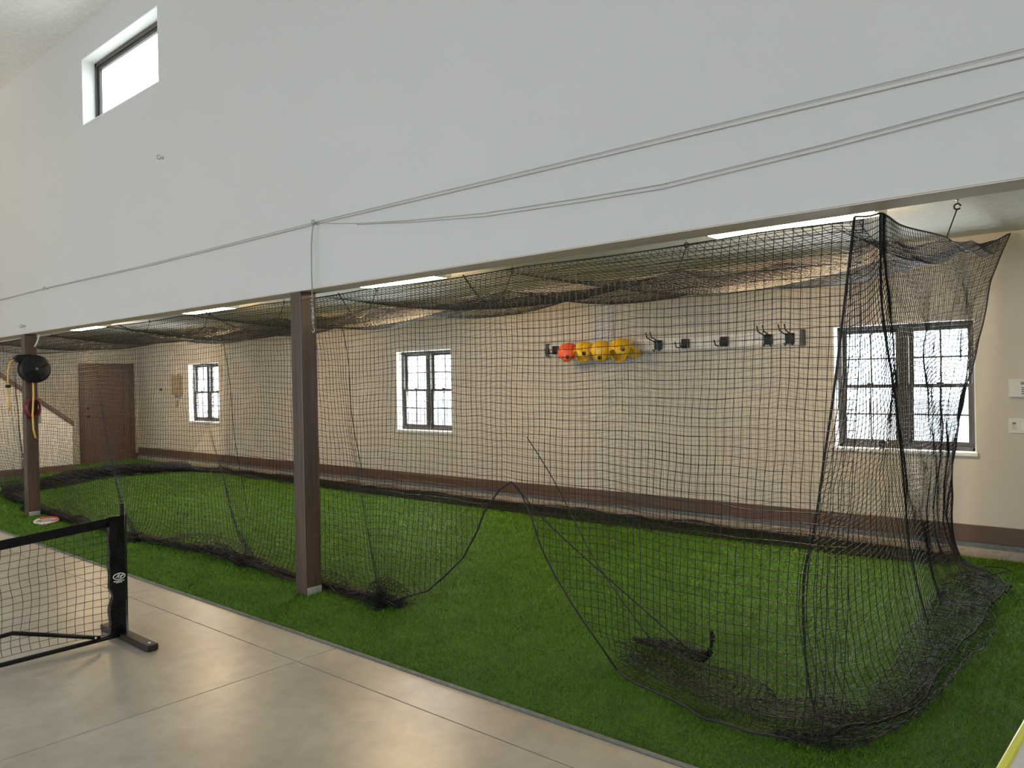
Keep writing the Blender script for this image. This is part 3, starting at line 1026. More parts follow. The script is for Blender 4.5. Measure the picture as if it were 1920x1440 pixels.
bundle('rolled_hem', [(-13.0, 7.28, 0.03), (-11, 7.2, 0.03), (-9, 7.17, 0.03), (-7, 7.16, 0.03), (-5, 7.12, 0.03), (-3, 7.14, 0.03), (-1.7, 7.15, 0.03)], [0.03] * 7, 9, 280, 0.0022, 65)


def rope(name, pts, r, parent, seg=6):
    q = [tuple(np.asarray(p) - OFF) for p in pts]
    return MB().tube(q, r, seg).build(name, M['rope'], parent, smooth=True)


rope('corner_rope', smooth_interp(np.linspace(0, 1, 40), kr, rope_pts), 0.006, cage)
kl = xu < -4.15
kr_ = xu > -2.42
rope('hem_rope', P[0, kl][::2], 0.0055, cage)
rope('hem_rope', P[0, kr_][::2], 0.0055, cage)
rope('opening_rope', [tuple(P[0, kl][-1])] + [(x, np.interp(x, xu, front[PILE + 4, :, 1]) - 0.01, z + 0.01) for x, z in zip(VX_[2:-2], VZ_[2:-2])] + [tuple(P[0, kr_][1])], 0.006, cage)
rope('opening_rope', [(-3.12, 3.66, 0.97), (-2.95, 3.67, 0.80), (-2.7, 3.72, 0.60), (-2.45, 3.82, 0.38), (-2.2, 3.92, 0.16), (-2.1, 3.97, 0.06)], 0.004, cage)
rope('front_top_rope', P[NF - 1, ::3], 0.004, cage)
rope('back_top_rope', P[RB, ::3], 0.005, cage)
rope('ridge_rope', P[jr, ::3], 0.003, cage)
rope('back_hem_rope', P[-1, ::2], 0.006, cage)
rope('fold_rope', smooth_interp(np.linspace(0, 0.86, 40), E_cols[2][0], E_cols[2][1]), 0.0055, cage)
rope('end_top_rope', GE[0], 0.005, cage)
rope('end_edge_rope', GE[:, -1], 0.005, cage)
rope('end_hem_rope', GE[-1, ::2], 0.006, cage)
rope('loose_rope_loop', [(-1.2, 7.0, 0.05), (-1.13, 7.12, 0.06), (-1.02, 7.2, 0.05), (-0.97, 7.13, 0.05), (-1.02, 7.0, 0.05), (-1.1, 6.9, 0.04)], 0.004, cage)
# tension ropes from the beam edge to the ridge cords
for (bx, cx) in ((-3.55, -5.20), (-4.9, -7.37), (-6.95, -9.35), (-8.9, -11.41), (-10.9, -13.45)):
    a = np.array((bx, YF, ZF))
    b = np.array((cx, 6.0, 2.55))
    rope('tension_rope', [a + (b - a) * t - np.array((0, 0, 0.16 * math.sin(math.pi * t))) for t in np.linspace(0, 1, 14)], 0.0055, cage)
# lace-up cords that run down the back and front netting
for (a, b) in (((-4.85, YF - .02, 2.1), (-4.6, YF - .04, 0.95)), ((-3.0, 3.64, 1.27), (-2.12, 3.58, 0.22)), ((-6.64, YF - .02, 2.1), (-6.2, YF - .05, 0.5))):
    rope('lacing_cord', [np.array(a) + (np.array(b) - np.array(a)) * t + np.array((0.02 * math.sin(6 * t), 0.01 * math.sin(9 * t), -0.05 * math.sin(math.pi * t))) for t in np.linspace(0, 1, 12)], 0.003, cage)

ordw = ['first', 'second', 'third', 'fourth', 'fifth', 'sixth', 'seventh']
for k, cx in enumerate(CORDS_X):
    h = empty('ceiling_hook', (cx + 0.06, 6.05, ZC), 'black ceiling hook and cord holding up the net roof, %s from the large window' % ordw[k], 'hook', 'ceiling hooks over the net')
    MB().lathe([(0.012, 0), (0.012, -0.006), (0.005, -0.008), (0.005, -0.03)], (0, 0, 0), 'z', 10).build('screw_eye', M['steel'], h)
    MB().tube(arc((0, 0, -0.048), 0.02, 0, 330, 12), 0.006, 6).build('clip', M['black'], h, smooth=True)
    MB().tube([(0, 0, -0.06), (-0.03, -0.024, -0.16), (-0.06, -0.05, -0.26)], 0.0045, 6).build('cord', M['rope'], h)
for k, cx in enumerate(HOOKS_X[:7]):
    h = empty('wall_hook', (cx, YW, 2.775), 'small steel screw hook at the top of the long wall, %s from the right' % ordw[k], 'hook', 'screw hooks along the top of the long wall')
    MB().tube([(0, 0, 0), (0, -0.025, 0)] + [(0, -0.04 + 0.015 * math.cos(t), -0.0 + 0.015 * math.sin(t)) for t in np.linspace(0.2, 5.2, 9)], 0.003, 6).build('hook_shank', M['steel'], h, smooth=True)

# ------------------------------------------------------------------ wires on the tall wall


def thing_tube(name, pts, r, m, label, cat, group=None, seg=6):
    o = MB().tube(pts, r, seg).build(name, m, None, smooth=True)
    return tag(o, label, cat, group)


def eye(name, x, z, label, s=1.0):
    o = empty(name, (x, YB0, z), label, 'eye bolt', 'eye bolts on the tall grey wall')
    MB().lathe([(0.012 * s, 0), (0.012 * s, -0.005), (0.006 * s, -0.006), (0.006 * s, -0.03)], (0, 0, 0), 'y', 10).build('shank', M['steel'], o)
    MB().tube(arc((0, -0.04, 0), 0.014 * s, 0, 360, 12, 'yz')[:-1], 0.004 * s, 6, closed=True).build('ring', M['steel'], o, smooth=True)


eye('eye_bolt', -10.23, 2.835, 'small steel eye bolt holding the wire at the far left of the tall wall')
eye('eye_bolt', -4.79, 2.815, 'steel eye bolt where the wires meet above the timber post', 1.25)
eye('eye_bolt', -11.05, 2.43, 'small steel eye bolt just above the hose reel post', 1.3)
eye('eye_bolt', -7.22, 3.79, 'single small eye bolt high on the tall wall below the clerestory window', 1.3)
thing_tube('wire_rope', [(-16, 3.385, 2.83), (-10.23, 3.38, 2.835), (-7.5, 3.38, 2.81), (-4.79, 3.38, 2.815), (-2.6, 3.38, 2.805), (-0.4, 3.38, 2.80), (3.0, 3.38, 2.82)], 0.0024, M['cable'], 'upper taut steel wire along the tall grey wall', 'cable', 'wires on the tall wall')
thing_tube('wire_rope', [(-16, 3.40, 2.82), (-10.23, 3.40, 2.83), (-7.5, 3.40, 2.80), (-4.79, 3.40, 2.805), (-2.6, 3.40, 2.79), (-0.4, 3.40, 2.778), (3.0, 3.40, 2.80)], 0.0024, M['cable'], 'second taut steel wire just under the upper one', 'cable', 'wires on the tall wall')
sag = lambda dz: [(-4.79, 3.385, 2.81), (-4.3, 3.385, 2.735 + dz * .3), (-3.75, 3.385, 2.675 + dz * .6), (-3.1, 3.385, 2.62 + dz), (-2.4, 3.385, 2.59 + dz), (-1.9, 3.385, 2.575 + dz), (-1.1, 3.385, 2.605 + dz), (-0.4, 3.385, 2.645 + dz), (1.0, 3.385, 2.73 + dz), (3.0, 3.385, 2.80)]
thing_tube('wire_rope', sag(0.0), 0.0024, M['cable'], 'slack steel wire sagging to the right from the eye bolt', 'cable', 'wires on the tall wall')
thing_tube('wire_rope', [(x, 3.395, z) for x, _, z in sag(-0.018)][1:], 0.0022, M['cable'], 'second slack steel wire doubling the sagging one', 'cable', 'wires on the tall wall')

tb = empty('turnbuckle_cable', (-4.80, 3.375, 2.02), 'short steel cable with turnbuckle and hook hanging beside the timber post', 'cable')


def tbp(mb, name, m, smooth=True):
    return dchild(mb, name, m, tb, 0, smooth)


tbp(MB().tube([(-4.785, 3.378, 2.81), (-4.80, 3.376, 2.76), (-4.815, 3.375, 2.65), (-4.818, 3.375, 2.4), (-4.812, 3.375, 2.2)], 0.0052, 6), 'wire', M['cable'])
for z in (2.27, 2.245, 2.215):
    tbp(MB().tube(arc((-4.818, 3.375, z), 0.009, 0, 360, 8, 'xy')[:-1], 0.004, 6, closed=True), 'cable_clip', M['steel'])
tbp(MB().tube(arc((-4.811, 3.375, 2.185), 0.011, 0, 360, 10)[:-1], 0.0035, 6, closed=True), 'thimble', M['steel'])
for sx in (-0.009, 0.009):
    tbp(MB().tube([(-4.81 + sx, 3.375, 2.155), (-4.81 + sx, 3.375, 2.085)], 0.0038, 6), 'turnbuckle_bar', M['steel'])
tbp(MB().tube([(-4.81, 3.375, 2.175), (-4.81, 3.375, 2.15)], 0.006, 8), 'turnbuckle_end', M['steel'])
tbp(MB().tube([(-4.81, 3.375, 2.09), (-4.81, 3.375, 2.06)], 0.006, 8), 'turnbuckle_end', M['steel'])
tbp(MB().tube([(-4.81, 3.375, 2.07), (-4.81, 3.375, 2.04)] + arc((-4.81, 3.375, 2.022), 0.016, 80, -170, 10), 0.004, 6), 'hook', M['steel'])

# ------------------------------------------------------------------ hook rail with helmets on the long wall
rz0, rz1, rx0, rx1 = 1.925, 2.065, -6.0, -2.80
rl = empty('hook_rail', (-4.4, YW, 1.92), 'pale wall rail with dark ends holding hooks and helmets', 'rail')
trk = dchild(MB().box(rx0, rx1, YW - 0.022, YW, rz0, rz1), 'track', M['rail'], rl, 0.004)
for z in (1.945, 2.045):
    dchild(MB().box(rx0, rx1, YW - 0.030, YW - 0.022, z - 0.012, z + 0.012), 'track_lip', M['rail'], trk, 0.003)
for x in (rx0 - 0.02, rx1):
    dchild(MB().box(x, x + 0.045, YW - 0.05, YW, rz0 - 0.012, rz1 + 0.012), 'end_cap', M['grey_cap'], rl, 0.006)


def rail_hook(x, kind, label):
    h = empty('wall_rail_hook', (x, YW - 0.03, 1.995), label, 'hook', 'black hooks on the wall rail')
    MB().box(-0.045, 0.045, -0.03, 0.0, -0.055, 0.05).build('clip_plate', M['black'], h, bevel=0.006)
    if kind == 2:
        for s in (-0.03, 0.03):
            MB().tube([(s, -0.02, 0.03), (s, -0.12, 0.05), (s, -0.21, 0.075), (s, -0.235, 0.13)], 0.007, 6).build('prong', M['black'], h, smooth=True)
        for s in (-0.035, 0.035):
            MB().tube([(s, -0.02, -0.05), (s, -0.05, -0.075), (s, -0.08, -0.05)], 0.006, 6).build('lower_prong', M['black'], h, smooth=True)
    else:
        for s in (-0.028, 0.028):
            MB().tube([(s, -0.02, -0.03), (s, -0.10, -0.05), (s, -0.17, -0.045), (s, -0.20, 0.01)], 0.007, 6).build('prong', M['black'], h, smooth=True)


rail_hook(-5.86, 1, 'short black hook at the left end of the rail beside the orange helmet')
rail_hook(-4.40, 2, 'black double hook on the rail just right of the yellow helmets')
rail_hook(-4.06, 1, 'small black hook on the rail, first of the two plain ones in the middle')
rail_hook(-3.60, 1, 'small black hook on the rail, second of the two plain ones in the middle')
rail_hook(-3.12, 2, 'black double hook on the rail, second from the right end')
rail_hook(-2.90, 2, 'black double hook on the rail against the right end cap')


def helmet(x, z, m, yaw, roll, sc, label):
    h = empty('batting_helmet', (x, YW - 0.19, z), label, 'helmet', 'helmets hung on the wall rail', rot=(roll[0], roll[1], yaw))
    bm = bmesh.new()
    bmesh.ops.create_uvsphere(bm, u_segments=32, v_segments=20, radius=1.0)
    kill = []
    for v in bm.verts:
        x_, y_, z_ = v.co
        front = y_ < -0.25 and abs(x_) < 0.72
        lim = -0.05 if front else (-0.72 if abs(x_) > 0.55 else -0.45)
        if z_ < lim - 0.08:
            kill.append(v)
        else:
            z2 = max(z_, lim)
            v.co = Vector((x_ * 0.085 * (1.0 + 0.08 * (z2 < -0.2)), y_ * 0.108, z2 * (0.098 if z2 > 0 else 0.125)))
    bmesh.ops.delete(bm, geom=kill, context='VERTS')
    bmesh.ops.recalc_face_normals(bm, faces=bm.faces)
    bmesh.ops.solidify(bm, geom=bm.faces[:], thickness=0.008)
    bmesh.ops.scale(bm, vec=(sc, sc, sc), verts=bm.verts)
    me = bpy.data.meshes.new('shell')
    bm.to_mesh(me)
    bm.free()
    me.polygons.foreach_set('use_smooth', [True] * len(me.polygons))
    me.materials.append(m)
    sh = link(bpy.data.objects.new('shell', me), h)
    br = MB()
    pts = [(0.075 * math.cos(t) * sc, (-0.085 - 0.075 * math.sin(t)) * sc) for t in np.linspace(0, math.pi, 12)]
    br.prism(pts, 'z', -0.004 * sc, 0.006 * sc)
    br.build('brim', m, h, bevel=0.002)
    for s in (-1, 1):
        MB().lathe([(0.019 * sc, -0.004), (0.019 * sc, 0.004)], (s * 0.0835 * sc, 0.005, -0.045 * sc), 'x', 14).build('ear_hole', M['hole'], sh)  # dark disc on the shell, its colour giving the hole's shade
    MB().lathe([(0.010 * sc, 0.0), (0.008 * sc, 0.006)], (0, 0, 0.096 * sc), 'z', 10).build('top_button', m, sh)


helmet(-5.55, 1.945, M['orange_shell'], 2.2, (0.1, 0.0), 1.25, 'orange helmet hung on the wall rail')
helmet(-5.30, 1.945, M['yellow_shell'], 2.3, (0.5, 0.25), 1.3, 'yellow helmet hung right beside the orange one')
helmet(-5.06, 1.945, M['yellow_shell'], 2.2, (0.55, -0.3), 1.3, 'yellow helmet between the other two yellow ones')
helmet(-4.79, 1.955, M['yellow_shell'], 2.4, (0.35, 0.45), 1.4, 'yellow helmet on the right end of the helmet row')

# ------------------------------------------------------------------ small fittings on the long wall


def plate(name, x, z, w, h, d, m, label, cat, extra=()):
    t = empty(name, (x, YW, z), label, cat)
    MB().box(-w / 2, w / 2, -d, 0, -h / 2, h / 2).build('cover_plate', m, t, bevel=min(0.003, d * 0.4))
    for (nm, a, b_, c, e, dd, mm) in extra:
        MB().box(a, b_, -d - dd, -d + 0.001, c, e).build(nm, mm, t)
    return t


plate('access_panel', -5.17, 2.305, 0.29, 0.49, 0.012, M['panel'], 'pale grey wall panel above the yellow helmets', 'panel',
      [('panel_rim', -0.13, 0.13, -0.235, -0.225, 0.003, M['panel']), ('panel_rim', -0.13, 0.13, 0.225, 0.235, 0.003, M['panel'])])
plate('power_outlet', -5.32, 1.18, 0.075, 0.118, 0.008, M['white_plastic'], 'white wall outlet below the helmet rail', 'outlet',
      [('socket', -0.017, 0.017, 0.008, 0.042, 0.003, M['ivory']), ('socket', -0.017, 0.017, -0.042, -0.008, 0.003, M['ivory'])])
plate('power_outlet', -9.93, 1.19, 0.075, 0.118, 0.008, M['white_plastic'], 'white wall outlet just right of the timber post', 'outlet',
      [('socket', -0.017, 0.017, 0.008, 0.042, 0.003, M['ivory']), ('socket', -0.017, 0.017, -0.042, -0.008, 0.003, M['ivory'])])
plate('power_outlet', -13.05, 1.19, 0.075, 0.118, 0.008, M['ivory'], 'ivory wall outlet right of the window nearest the door', 'outlet',
      [('socket', -0.017, 0.017, 0.008, 0.042, 0.003, M['ivory']), ('socket', -0.017, 0.017, -0.042, -0.008, 0.003, M['ivory'])])
cb = plate('control_box', -15.86, 1.66, 0.30, 0.42, 0.09, M['box_tan'], 'tan metal control box left of the window nearest the door', 'box',
           [('latch', 0.10, 0.12, -0.03, 0.03, 0.008, M['steel'])])
plate('sensor', -15.84, 1.96, 0.10, 0.15, 0.05, M['white_plastic'], 'small white sensor above the tan control box', 'sensor',
      [('lens', -0.02, 0.02, -0.04, 0.0, 0.004, M['ivory'])])
plate('key_switch', -15.93, 1.28, 0.09, 0.12, 0.04, M['box_tan'], 'small tan switch below the tan control box', 'switch',
      [('rocker', -0.02, 0.02, -0.03, 0.03, 0.006, M['ivory'])])
plate('doorbell_button', -16.65, 1.57, 0.05, 0.05, 0.03, M['black'], 'tiny dark button on the wall between the door and the tan box', 'button',
      [('knob_face', -0.015, 0.015, -0.015, 0.015, 0.006, M['grey_cap'])])
kp = plate('alarm_keypad', -0.925, 1.475, 0.235, 0.15, 0.032, M['white_plastic'], 'white alarm keypad at the right edge of the long wall', 'keypad',
           [('display', -0.03, 0.10, 0.028, 0.052, 0.001, M['lcd']), ('badge', -0.10, -0.06, 0.03, 0.045, 0.001, M['rail'])]
           + [('key', -0.025 + 0.028 * c, -0.008 + 0.028 * c, 0.000 - 0.017 * r_, 0.008 - 0.017 * r_, 0.003, M['grey_cap']) for c in range(4) for r_ in range(4)]
           + [('indicator', -0.088, -0.078, -0.022, -0.012, 0.002, M['white_trim'])])
plate('switch_plate', -0.945, 1.155, 0.215, 0.128, 0.008, M['white_plastic'], 'white switch plate below the alarm keypad', 'switch',
      [('rocker', -0.08, -0.048, -0.036, 0.006, 0.004, M['ivory']), ('indicator_window', -0.078, -0.052, 0.012, 0.028, 0.003, M['lcd']),
       ('rocker', -0.012, 0.02, -0.036, 0.03, 0.004, M['white_trim']), ('rocker', 0.056, 0.088, -0.036, 0.03, 0.004, M['white_trim'])])

pk = empty('window_puck', (-2.055, YW - 0.012, 0.912), 'small round black gadget on the sill of the large window', 'gadget')
MB().lathe([(0.040, -0.012), (0.047, -0.010), (0.047, 0.010), (0.040, 0.012)], (0, 0, 0.049), 'y', 20).build('rim', M['steel'], pk, smooth=False)
MB().lathe([(0.036, -0.020), (0.038, -0.011)], (0, 0, 0.049), 'y', 20).build('face', M['black'], pk)

# ------------------------------------------------------------------ hose reel and cord on the far post
PXF = -11.08            # face of that post
hr = empty('hose_reel', (PXF, 3.49, 1.72), 'black hose reel with yellow hose on the far timber post', 'hose reel')


def hrp(mb, name, m, smooth=False, bevel=0.0, par=None):
    return dchild(mb, name, m, par or hr, bevel, smooth)


hrp(MB().box(PXF + 0.001, PXF + 0.03, 3.43, 3.55, 1.80, 2.00), 'mount_plate', M['black'], bevel=0.004)
drum = hrp(MB().lathe([(0.155, 0.0), (0.175, 0.012), (0.178, 0.045), (0.165, 0.062), (0.165, 0.088), (0.178, 0.105), (0.175, 0.138), (0.150, 0.150), (0.06, 0.158), (0.045, 0.162)], (PXF + 0.03, 3.49, 1.885), 'x', 36), 'drum_case', M['black'], smooth=True)
for k in range(4):
    a = math.radians(25 + 90 * k)
    c, s_ = math.cos(a), math.sin(a)
    hrp(MB().tube([(PXF + 0.187, 3.49 + 0.05 * c, 1.885 + 0.05 * s_), (PXF + 0.178, 3.49 + 0.15 * c, 1.885 + 0.15 * s_)], 0.010, 6), 'rib', M['black'], par=drum)
hrp(MB().lathe([(0.022, 0), (0.020, 0.012)], (PXF + 0.19, 3.49, 1.885), 'x', 14), 'hub', M['grey_cap'], par=drum)
hrp(MB().lathe([(0.009, 0), (0.008, 0.008)], (PXF + 0.20, 3.49, 1.885), 'x', 10), 'hub_bolt', M['steel'], par=drum)
hrp(MB().prism([(3.26, 2.02), (3.30, 2.065), (3.46, 2.07), (3.42, 1.98), (3.30, 1.96)], 'x', PXF + 0.05, PXF + 0.15), 'hose_guide', M['black'], bevel=0.008)
hrp(MB().tube([(PXF + 0.10, 3.28, 2.0), (PXF + 0.10, 3.225, 1.97), (PXF + 0.10, 3.20, 1.85), (PXF + 0.10, 3.195, 1.70), (PXF + 0.10, 3.20, 1.45), (PXF + 0.10, 3.205, 1.36)], 0.011, 8), 'hose', M['yellow_hose'], smooth=True)
hrp(MB().lathe([(0.03, -0.02), (0.034, 0.0), (0.03, 0.02)], (PXF + 0.10, 3.197, 1.67), 'z', 12), 'hose_stop', M['black'])
hrp(MB().tube([(PXF + 0.14, 3.46, 1.74), (PXF + 0.13, 3.465, 1.55), (PXF + 0.12, 3.455, 1.30), (PXF + 0.12, 3.46, 1.12), (PXF + 0.12, 3.485, 1.0)], 0.011, 8), 'hose_tail', M['yellow_hose'], smooth=True)
hrp(MB().tube([(PXF + 0.12, 3.484, 1.005), (PXF + 0.12, 3.488, 0.965)], 0.014, 8), 'hose_end', M['black'])

cc = empty('cord_coil', (PXF, 3.49, 1.25), 'maroon coiled cord hung below the hose reel', 'cord')
for k in range(6):
    rr_ = 0.098 - 0.004 * (k % 3)
    xo = 0.015 + 0.012 * k
    loop = [(PXF + xo, 3.485 + (rr_ - 0.012) * math.cos(t) + 0.004 * math.sin(3 * t + k), 1.39 + rr_ * 1.25 * math.sin(t)) for t in np.linspace(0, 2 * math.pi, 25)[:-1]]
    dchild(MB().tube(loop, 0.012, 6, closed=True), 'coil_turn', M['maroon'], cc, 0, True)
dchild(MB().tube([(PXF + 0.002, 3.485, 1.50), (PXF + 0.10, 3.485, 1.50)], 0.006, 6), 'peg', M['steel'], cc)

oc = empty('post_outlet', (-11.15, 3.56, 1.24), 'pale blue electrical box on the back of the far post', 'outlet')
MB().box(-0.04, 0.05, 0.0, 0.045, -0.06, 0.06).build('box_body', M['pale_blue'], oc, bevel=0.006)
MB().box(0.05, 0.053, 0.008, 0.037, -0.045, 0.045).build('cover', M['pale_blue'], oc)
thing_tube('conduit', [(-11.07, 3.58, 2.36), (-11.065, 3.575, 2.30), (-11.068, 3.56, 2.24), (-11.072, 3.53, 2.17)], 0.010, M['white_plastic'], 'short white cable at the top of the far post', 'cable')

# ------------------------------------------------------------------ portable net on the concrete
NX, NY = -5.16, 2.13
pn = empty('portable_net', (NX, NY, 0), 'black portable sports net standing on the concrete floor', 'net')


def pnp(mb, name, m, smooth=False, bevel=0.0, lab=None, par=None):
    return dchild(mb, name, m, par or pn, bevel, smooth, lab)


NEND = -1.1
pnp(MB().box(NX - 0.30, NX + 0.40, NY - 0.035, NY + 0.035, 0.004, 0.042), 'foot_bar', mat('dark_brown_foot', (0.022, 0.015, 0.012), 0.4), bevel=0.005)
pnp(MB().box(NX - 0.30, NX + 0.40, NEND - 0.035, NEND + 0.035, 0.004, 0.042), 'foot_bar', M['tube'], bevel=0.005)
pnp(MB().lathe([(0.009, 0), (0.008, 0.004)], (NX + 0.35, NY, 0.042), 'z', 12), 'foot_button', M['white_plastic'], lab='white foot button')
for yy in (NY, NEND):
    pnp(MB().tube([(NX, yy, 0.03), (NX, yy, 0.875)], 0.016, 12), 'end_pole', M['tube'], smooth=True)


def top_z(y):
    mid = 0.5 * (NY + NEND)
    t = (y - mid) / (NY - mid)
    return 0.70 + 0.095 * abs(t) ** 1.3


ys = np.linspace(NEND + 0.01, NY + 0.022, 40)
mb = MB()
for i in range(len(ys) - 1):
    a, b_ = ys[i], ys[i + 1]
    n = len(mb.v)
    for y in (a, b_):
        z = top_z(y)
        mb.v += [(NX - 0.006, y, z - 0.052), (NX + 0.006, y, z - 0.052), (NX + 0.008, y, z - 0.02), (NX + 0.004, y, z + 0.004), (NX - 0.004, y, z + 0.004), (NX - 0.008, y, z - 0.02)]
    for k in range(6):
        l = (k + 1) % 6
        mb.f.append((n + k, n + l, n + 6 + l, n + 6 + k))
pnp(mb, 'top_band', M['vinyl'])
# side sleeve, slightly crumpled
mb = MB()
zs = np.linspace(0.045, 0.80, 26)
for i, z in enumerate(zs):
    w0 = 0.092 - 0.018 * math.exp(-((z - 0.29) / 0.035) ** 2) + 0.003 * math.sin(z * 41)
    for (dx, dy) in ((0.021, -w0), (0.024, -w0 * 0.5), (0.022, 0.0), (0.0, 0.024), (-0.022, 0.0), (-0.021, -w0)):
        mb.v.append((NX + dx * (1 + 0.16 * math.sin(z * 23 + dy * 40)), NY + dy, z))
for i in range(len(zs) - 1):
    for k in range(6):
        l = (k + 1) % 6
        mb.f.append((i * 6 + k, i * 6 + l, (i + 1) * 6 + l, (i + 1) * 6 + k))
mb.f.append(tuple(range(5, -1, -1)))
mb.f.append(tuple(150 + k for k in range(6)))
slv = pnp(mb, 'side_sleeve', M['vinyl'])
# printed white oval emblem with lettering bars on the sleeve
em = MB()
ex, ey, ez = NX + 0.0305, NY - 0.040, 0.415
ring = [(ex, ey + 0.036 * math.cos(t), ez + 0.019 * math.sin(t)) for t in np.linspace(0, 2 * math.pi, 29)[:-1]]
em.tube(ring, 0.0030, 5, closed=True)
emo = pnp(em, 'emblem', M['white_plastic'], lab='white oval emblem printed on the sleeve', par=slv)
sw_ = MB()
sw_.prism([(ey - 0.024, ez - 0.008), (ey - 0.002, ez + 0.013), (ey + 0.004, ez + 0.013), (ey - 0.002, ez - 0.010), (ey - 0.007, ez - 0.010), (ey - 0.006, ez + 0.001), (ey - 0.017, ez - 0.008)], 'x', ex - 0.003, ex + 0.001)
sw_.prism([(ey + 0.004, ez - 0.012), (ey + 0.010, ez + 0.006), (ey + 0.026, ez + 0.008), (ey + 0.028, ez + 0.002), (ey + 0.016, ez - 0.001), (ey + 0.012, ez - 0.012)], 'x', ex - 0.003, ex + 0.001)
pnp(sw_, 'emblem_mark', M['white_plastic'], par=slv)
lt = MB()
xx_ = ey - 0.034
for k, wd in enumerate((.007, .005, .006, .007, .005, .006, .006, .007)):
    lt.box(ex - 0.003, ex + 0.001, xx_, xx_ + wd, ez - 0.033, ez - 0.026)
    xx_ += wd + 0.0025
for k in range(5):
    lt.box(ex - 0.003, ex + 0.001, ey - 0.019 + 0.0075 * k, ey - 0.0135 + 0.0075 * k, ez - 0.041, ez - 0.036)
pnp(lt, 'lettering', M['white_plastic'], par=slv)
# frame tubes at the bottom
pnp(MB().tube([(NX, NY - 0.02, 0.032), (NX, NY - 0.20, 0.03), (NX, NEND + 0.2, 0.03), (NX, NEND + 0.02, 0.032)], 0.014, 10), 'base_rail', M['tube'], smooth=True)
pnp(MB().tube([(NX + 0.02, NY - 0.16, 0.05), (NX + 0.02, NY - 0.42, 0.135), (NX + 0.02, NY - 0.64, 0.205), (NX + 0.02, NY - 0.72, 0.20), (NX + 0.02, NEND + 0.72, 0.20), (NX + 0.02, NEND + 0.16, 0.05)], 0.013, 10), 'brace_tube', M['tube'], smooth=True)
pnp(MB().lathe([(0.007, 0), (0.006, 0.004)], (NX + 0.033, NY - 0.19, 0.06), 'x', 10), 'brace_button', M['white_plastic'])
nyc, nzc = 62, 16
G = np.zeros((nzc, nyc, 3))
yy = np.linspace(NEND + 0.06, NY - 0.085, nyc)
nz_a = smooth_noise((nzc, nyc), 1.5, 1.5, 51)
nz_b = smooth_noise((nzc, nyc), 1.5, 1.5, 52)
for j in range(nzc):
    f = j / (nzc - 1)
    zt = np.array([top_z(y) - 0.05 for y in yy])
    zb = 0.06 + 0.012 * np.sin(yy * 5)
    G[j] = np.stack([np.full(nyc, NX) + 0.008 * nz_a[j], yy + 0.006 * nz_b[j], zt + (zb - zt) * f + 0.004 * nz_a[j]], 1)
so_ = strands('mesh_netting', G - np.array((NX, NY, 0)), M['netting'], pn, 0.0018)

# ------------------------------------------------------------------ racket on the turf
rk = empty('racket', (-10.42, 3.41, 0.012), 'white and red racket lying on the turf by the far post', 'racket', rot=(0.0, 0.05, math.radians(-24)))
ell = [(0.155 * math.cos(t), 0.125 * math.sin(t), 0.012) for t in np.linspace(0, 2 * math.pi, 33)[:-1]]
hf = MB().tube(ell, 0.012, 8, closed=True).build('head_frame', M['white_plastic'], rk, smooth=True)
MB().tube([(0.150 * math.cos(t), 0.120 * math.sin(t), 0.022) for t in np.linspace(0.6, 3.9, 20)], 0.010, 8).build('frame_stripe', M['red'], hf, smooth=True)
mb = MB()
for k in range(-5, 6):
    y = k * 0.021
    h = 0.15 * math.sqrt(max(0, 1 - (y / 0.125) ** 2))
    mb.tube([(-h, y, 0.012), (h, y, 0.012)], 0.0014, 4)
for k in range(-6, 7):
    x = k * 0.022
    h = 0.12 * math.sqrt(max(0, 1 - (x / 0.155) ** 2))
    mb.tube([(x, -h, 0.012), (x, h, 0.012)], 0.0014, 4)
tag(mb.build('strings', M['white_plastic'], hf), None, None, None, 'stuff')
for s in (-1, 1):
    MB().tube([(0.135, s * 0.06, 0.012), (0.19, s * 0.025, 0.012), (0.235, s * 0.006, 0.012)], 0.010, 8).build('throat', M['white_plastic'], rk, smooth=True)
MB().tube([(0.225, 0, 0.012), (0.30, 0, 0.012)], 0.012, 8).build('shaft', M['red'], rk)
MB().tube([(0.30, 0, 0.014), (0.44, 0, 0.014)], 0.016, 8).build('grip', M['black'], rk)

# ------------------------------------------------------------------ yellow-edged table at the lower right corner of the view
tbx0, tbx1, tby0, tby1, tbz = -0.285, 0.45, 1.60, 2.70, 0.75
tb2 = empty('activity_table', (0.08, 2.15, 0), 'off-white table top with a bright yellow edge at the lower right', 'table')


def tbc(mb, name, m, bevel=0.0, lab=None):
    return dchild(mb, name, m, tb2, bevel, False, lab)


tbc(MB().box(tbx0 + 0.018, tbx1 - 0.018, tby0 + 0.018, tby1 - 0.018, tbz - 0.022, tbz - 0.001), 'table_top', M['tabletop'])
ed = MB()
ed.box(tbx0, tbx0 + 0.022, tby0, tby1, tbz - 0.028, tbz + 0.002)
ed.box(tbx1 - 0.022, tbx1, tby0, tby1, tbz - 0.028, tbz + 0.002)
ed.box(tbx0 + 0.022, tbx1 - 0.022, tby0, tby0 + 0.022, tbz - 0.028, tbz + 0.002)
ed.box(tbx0 + 0.022, tbx1 - 0.022, tby1 - 0.022, tby1, tbz - 0.028, tbz + 0.002)
tbc(ed, 'edge_band', M['yellow_edge'], 0.004, 'bright yellow edge band')
for sx in (tbx0 + 0.16, tbx1 - 0.06):
    for sy in (tby0 + 0.10, tby1 - 0.10):
        tbc(MB().tube([(sx, sy, 0.004), (sx, sy, tbz - 0.023)], 0.014, 10), 'leg', M['tube'])
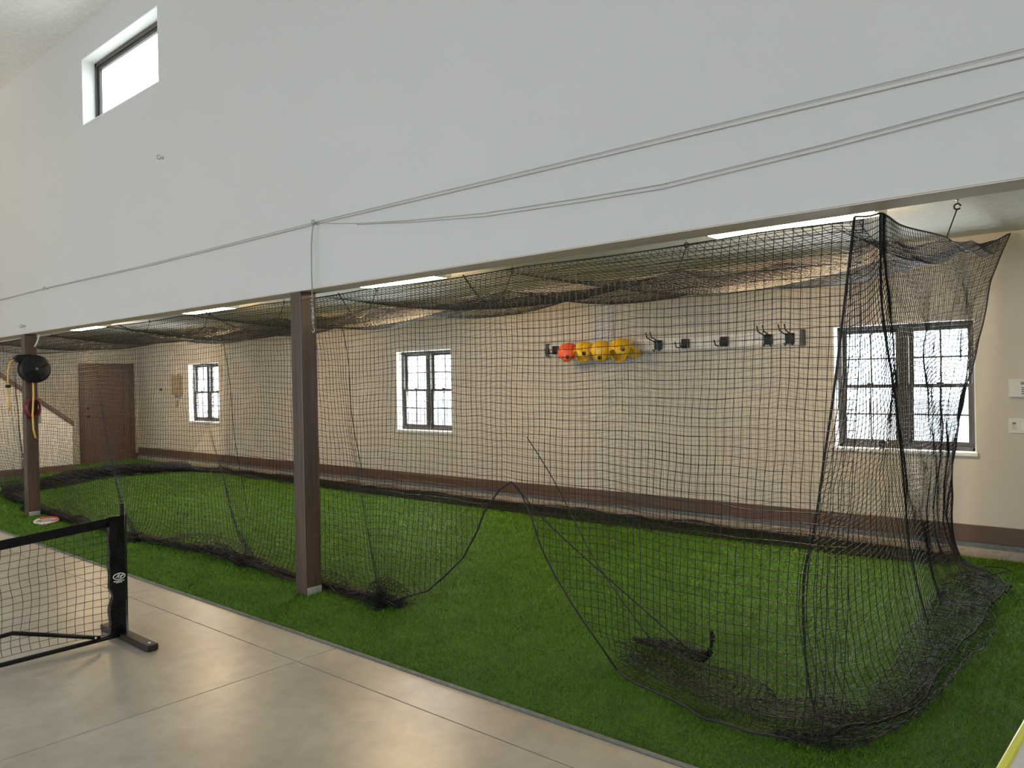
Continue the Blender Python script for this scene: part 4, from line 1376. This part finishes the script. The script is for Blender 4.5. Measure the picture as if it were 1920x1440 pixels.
tb2.rotation_euler = (0, 0, math.radians(-2.4))
tb2.location = (0.073, 2.15, 0)

# ------------------------------------------------------------------ turf blades (uncountable)


def blades():
    def patch(n, x0, x1, y0, y1):
        return np.stack([rng.uniform(x0, x1, n), rng.uniform(y0, y1, n)], 1)
    pts = patch(620000, -11.0, 0.2, TURF_Y + 0.004, 7.68)
    d = np.hypot(pts[:, 0], pts[:, 1])
    keep = rng.uniform(0, 1, len(pts)) < np.clip((4.6 / d) ** 2.2, 0.03, 1)
    pts = pts[keep]
    far = patch(60000, XL + 0.05, -11.0, TURF_Y + 0.004, 7.68)
    pts = np.concatenate([pts, far])
    d = np.hypot(pts[:, 0], pts[:, 1])
    n = len(pts)
    k = np.clip(d / 5.0, 0.8, 3.0)
    ht = rng.uniform(0.012, 0.024, n) * np.clip(k, 0.9, 1.3)
    wd = rng.uniform(0.0018, 0.0032, n) * k
    th = rng.uniform(0, 2 * math.pi, n)
    ln = rng.uniform(0.2, 1.3, n) * ht
    la = rng.uniform(0, 2 * math.pi, n)
    V = np.zeros((n, 3, 3))
    V[:, 0] = np.stack([pts[:, 0] - wd * np.cos(th), pts[:, 1] - wd * np.sin(th), np.full(n, 0.002)], 1)
    V[:, 1] = np.stack([pts[:, 0] + wd * np.cos(th), pts[:, 1] + wd * np.sin(th), np.full(n, 0.002)], 1)
    V[:, 2] = np.stack([pts[:, 0] + ln * np.cos(la), np.clip(pts[:, 1] + ln * np.sin(la), TURF_Y - 0.012, 7.684), ht], 1)
    me = bpy.data.meshes.new('turf_pile')
    me.vertices.add(n * 3)
    me.vertices.foreach_set('co', V.astype(np.float32).ravel())
    me.loops.add(n * 3)
    me.loops.foreach_set('vertex_index', np.arange(n * 3, dtype=np.int32))
    me.polygons.add(n)
    me.polygons.foreach_set('loop_start', (np.arange(n) * 3).astype(np.int32))
    me.update(calc_edges=True)
    me.materials.append(M['blade'])
    o = link(bpy.data.objects.new('turf_pile', me), turf)
    o['kind'] = 'stuff'
    return n


blades()
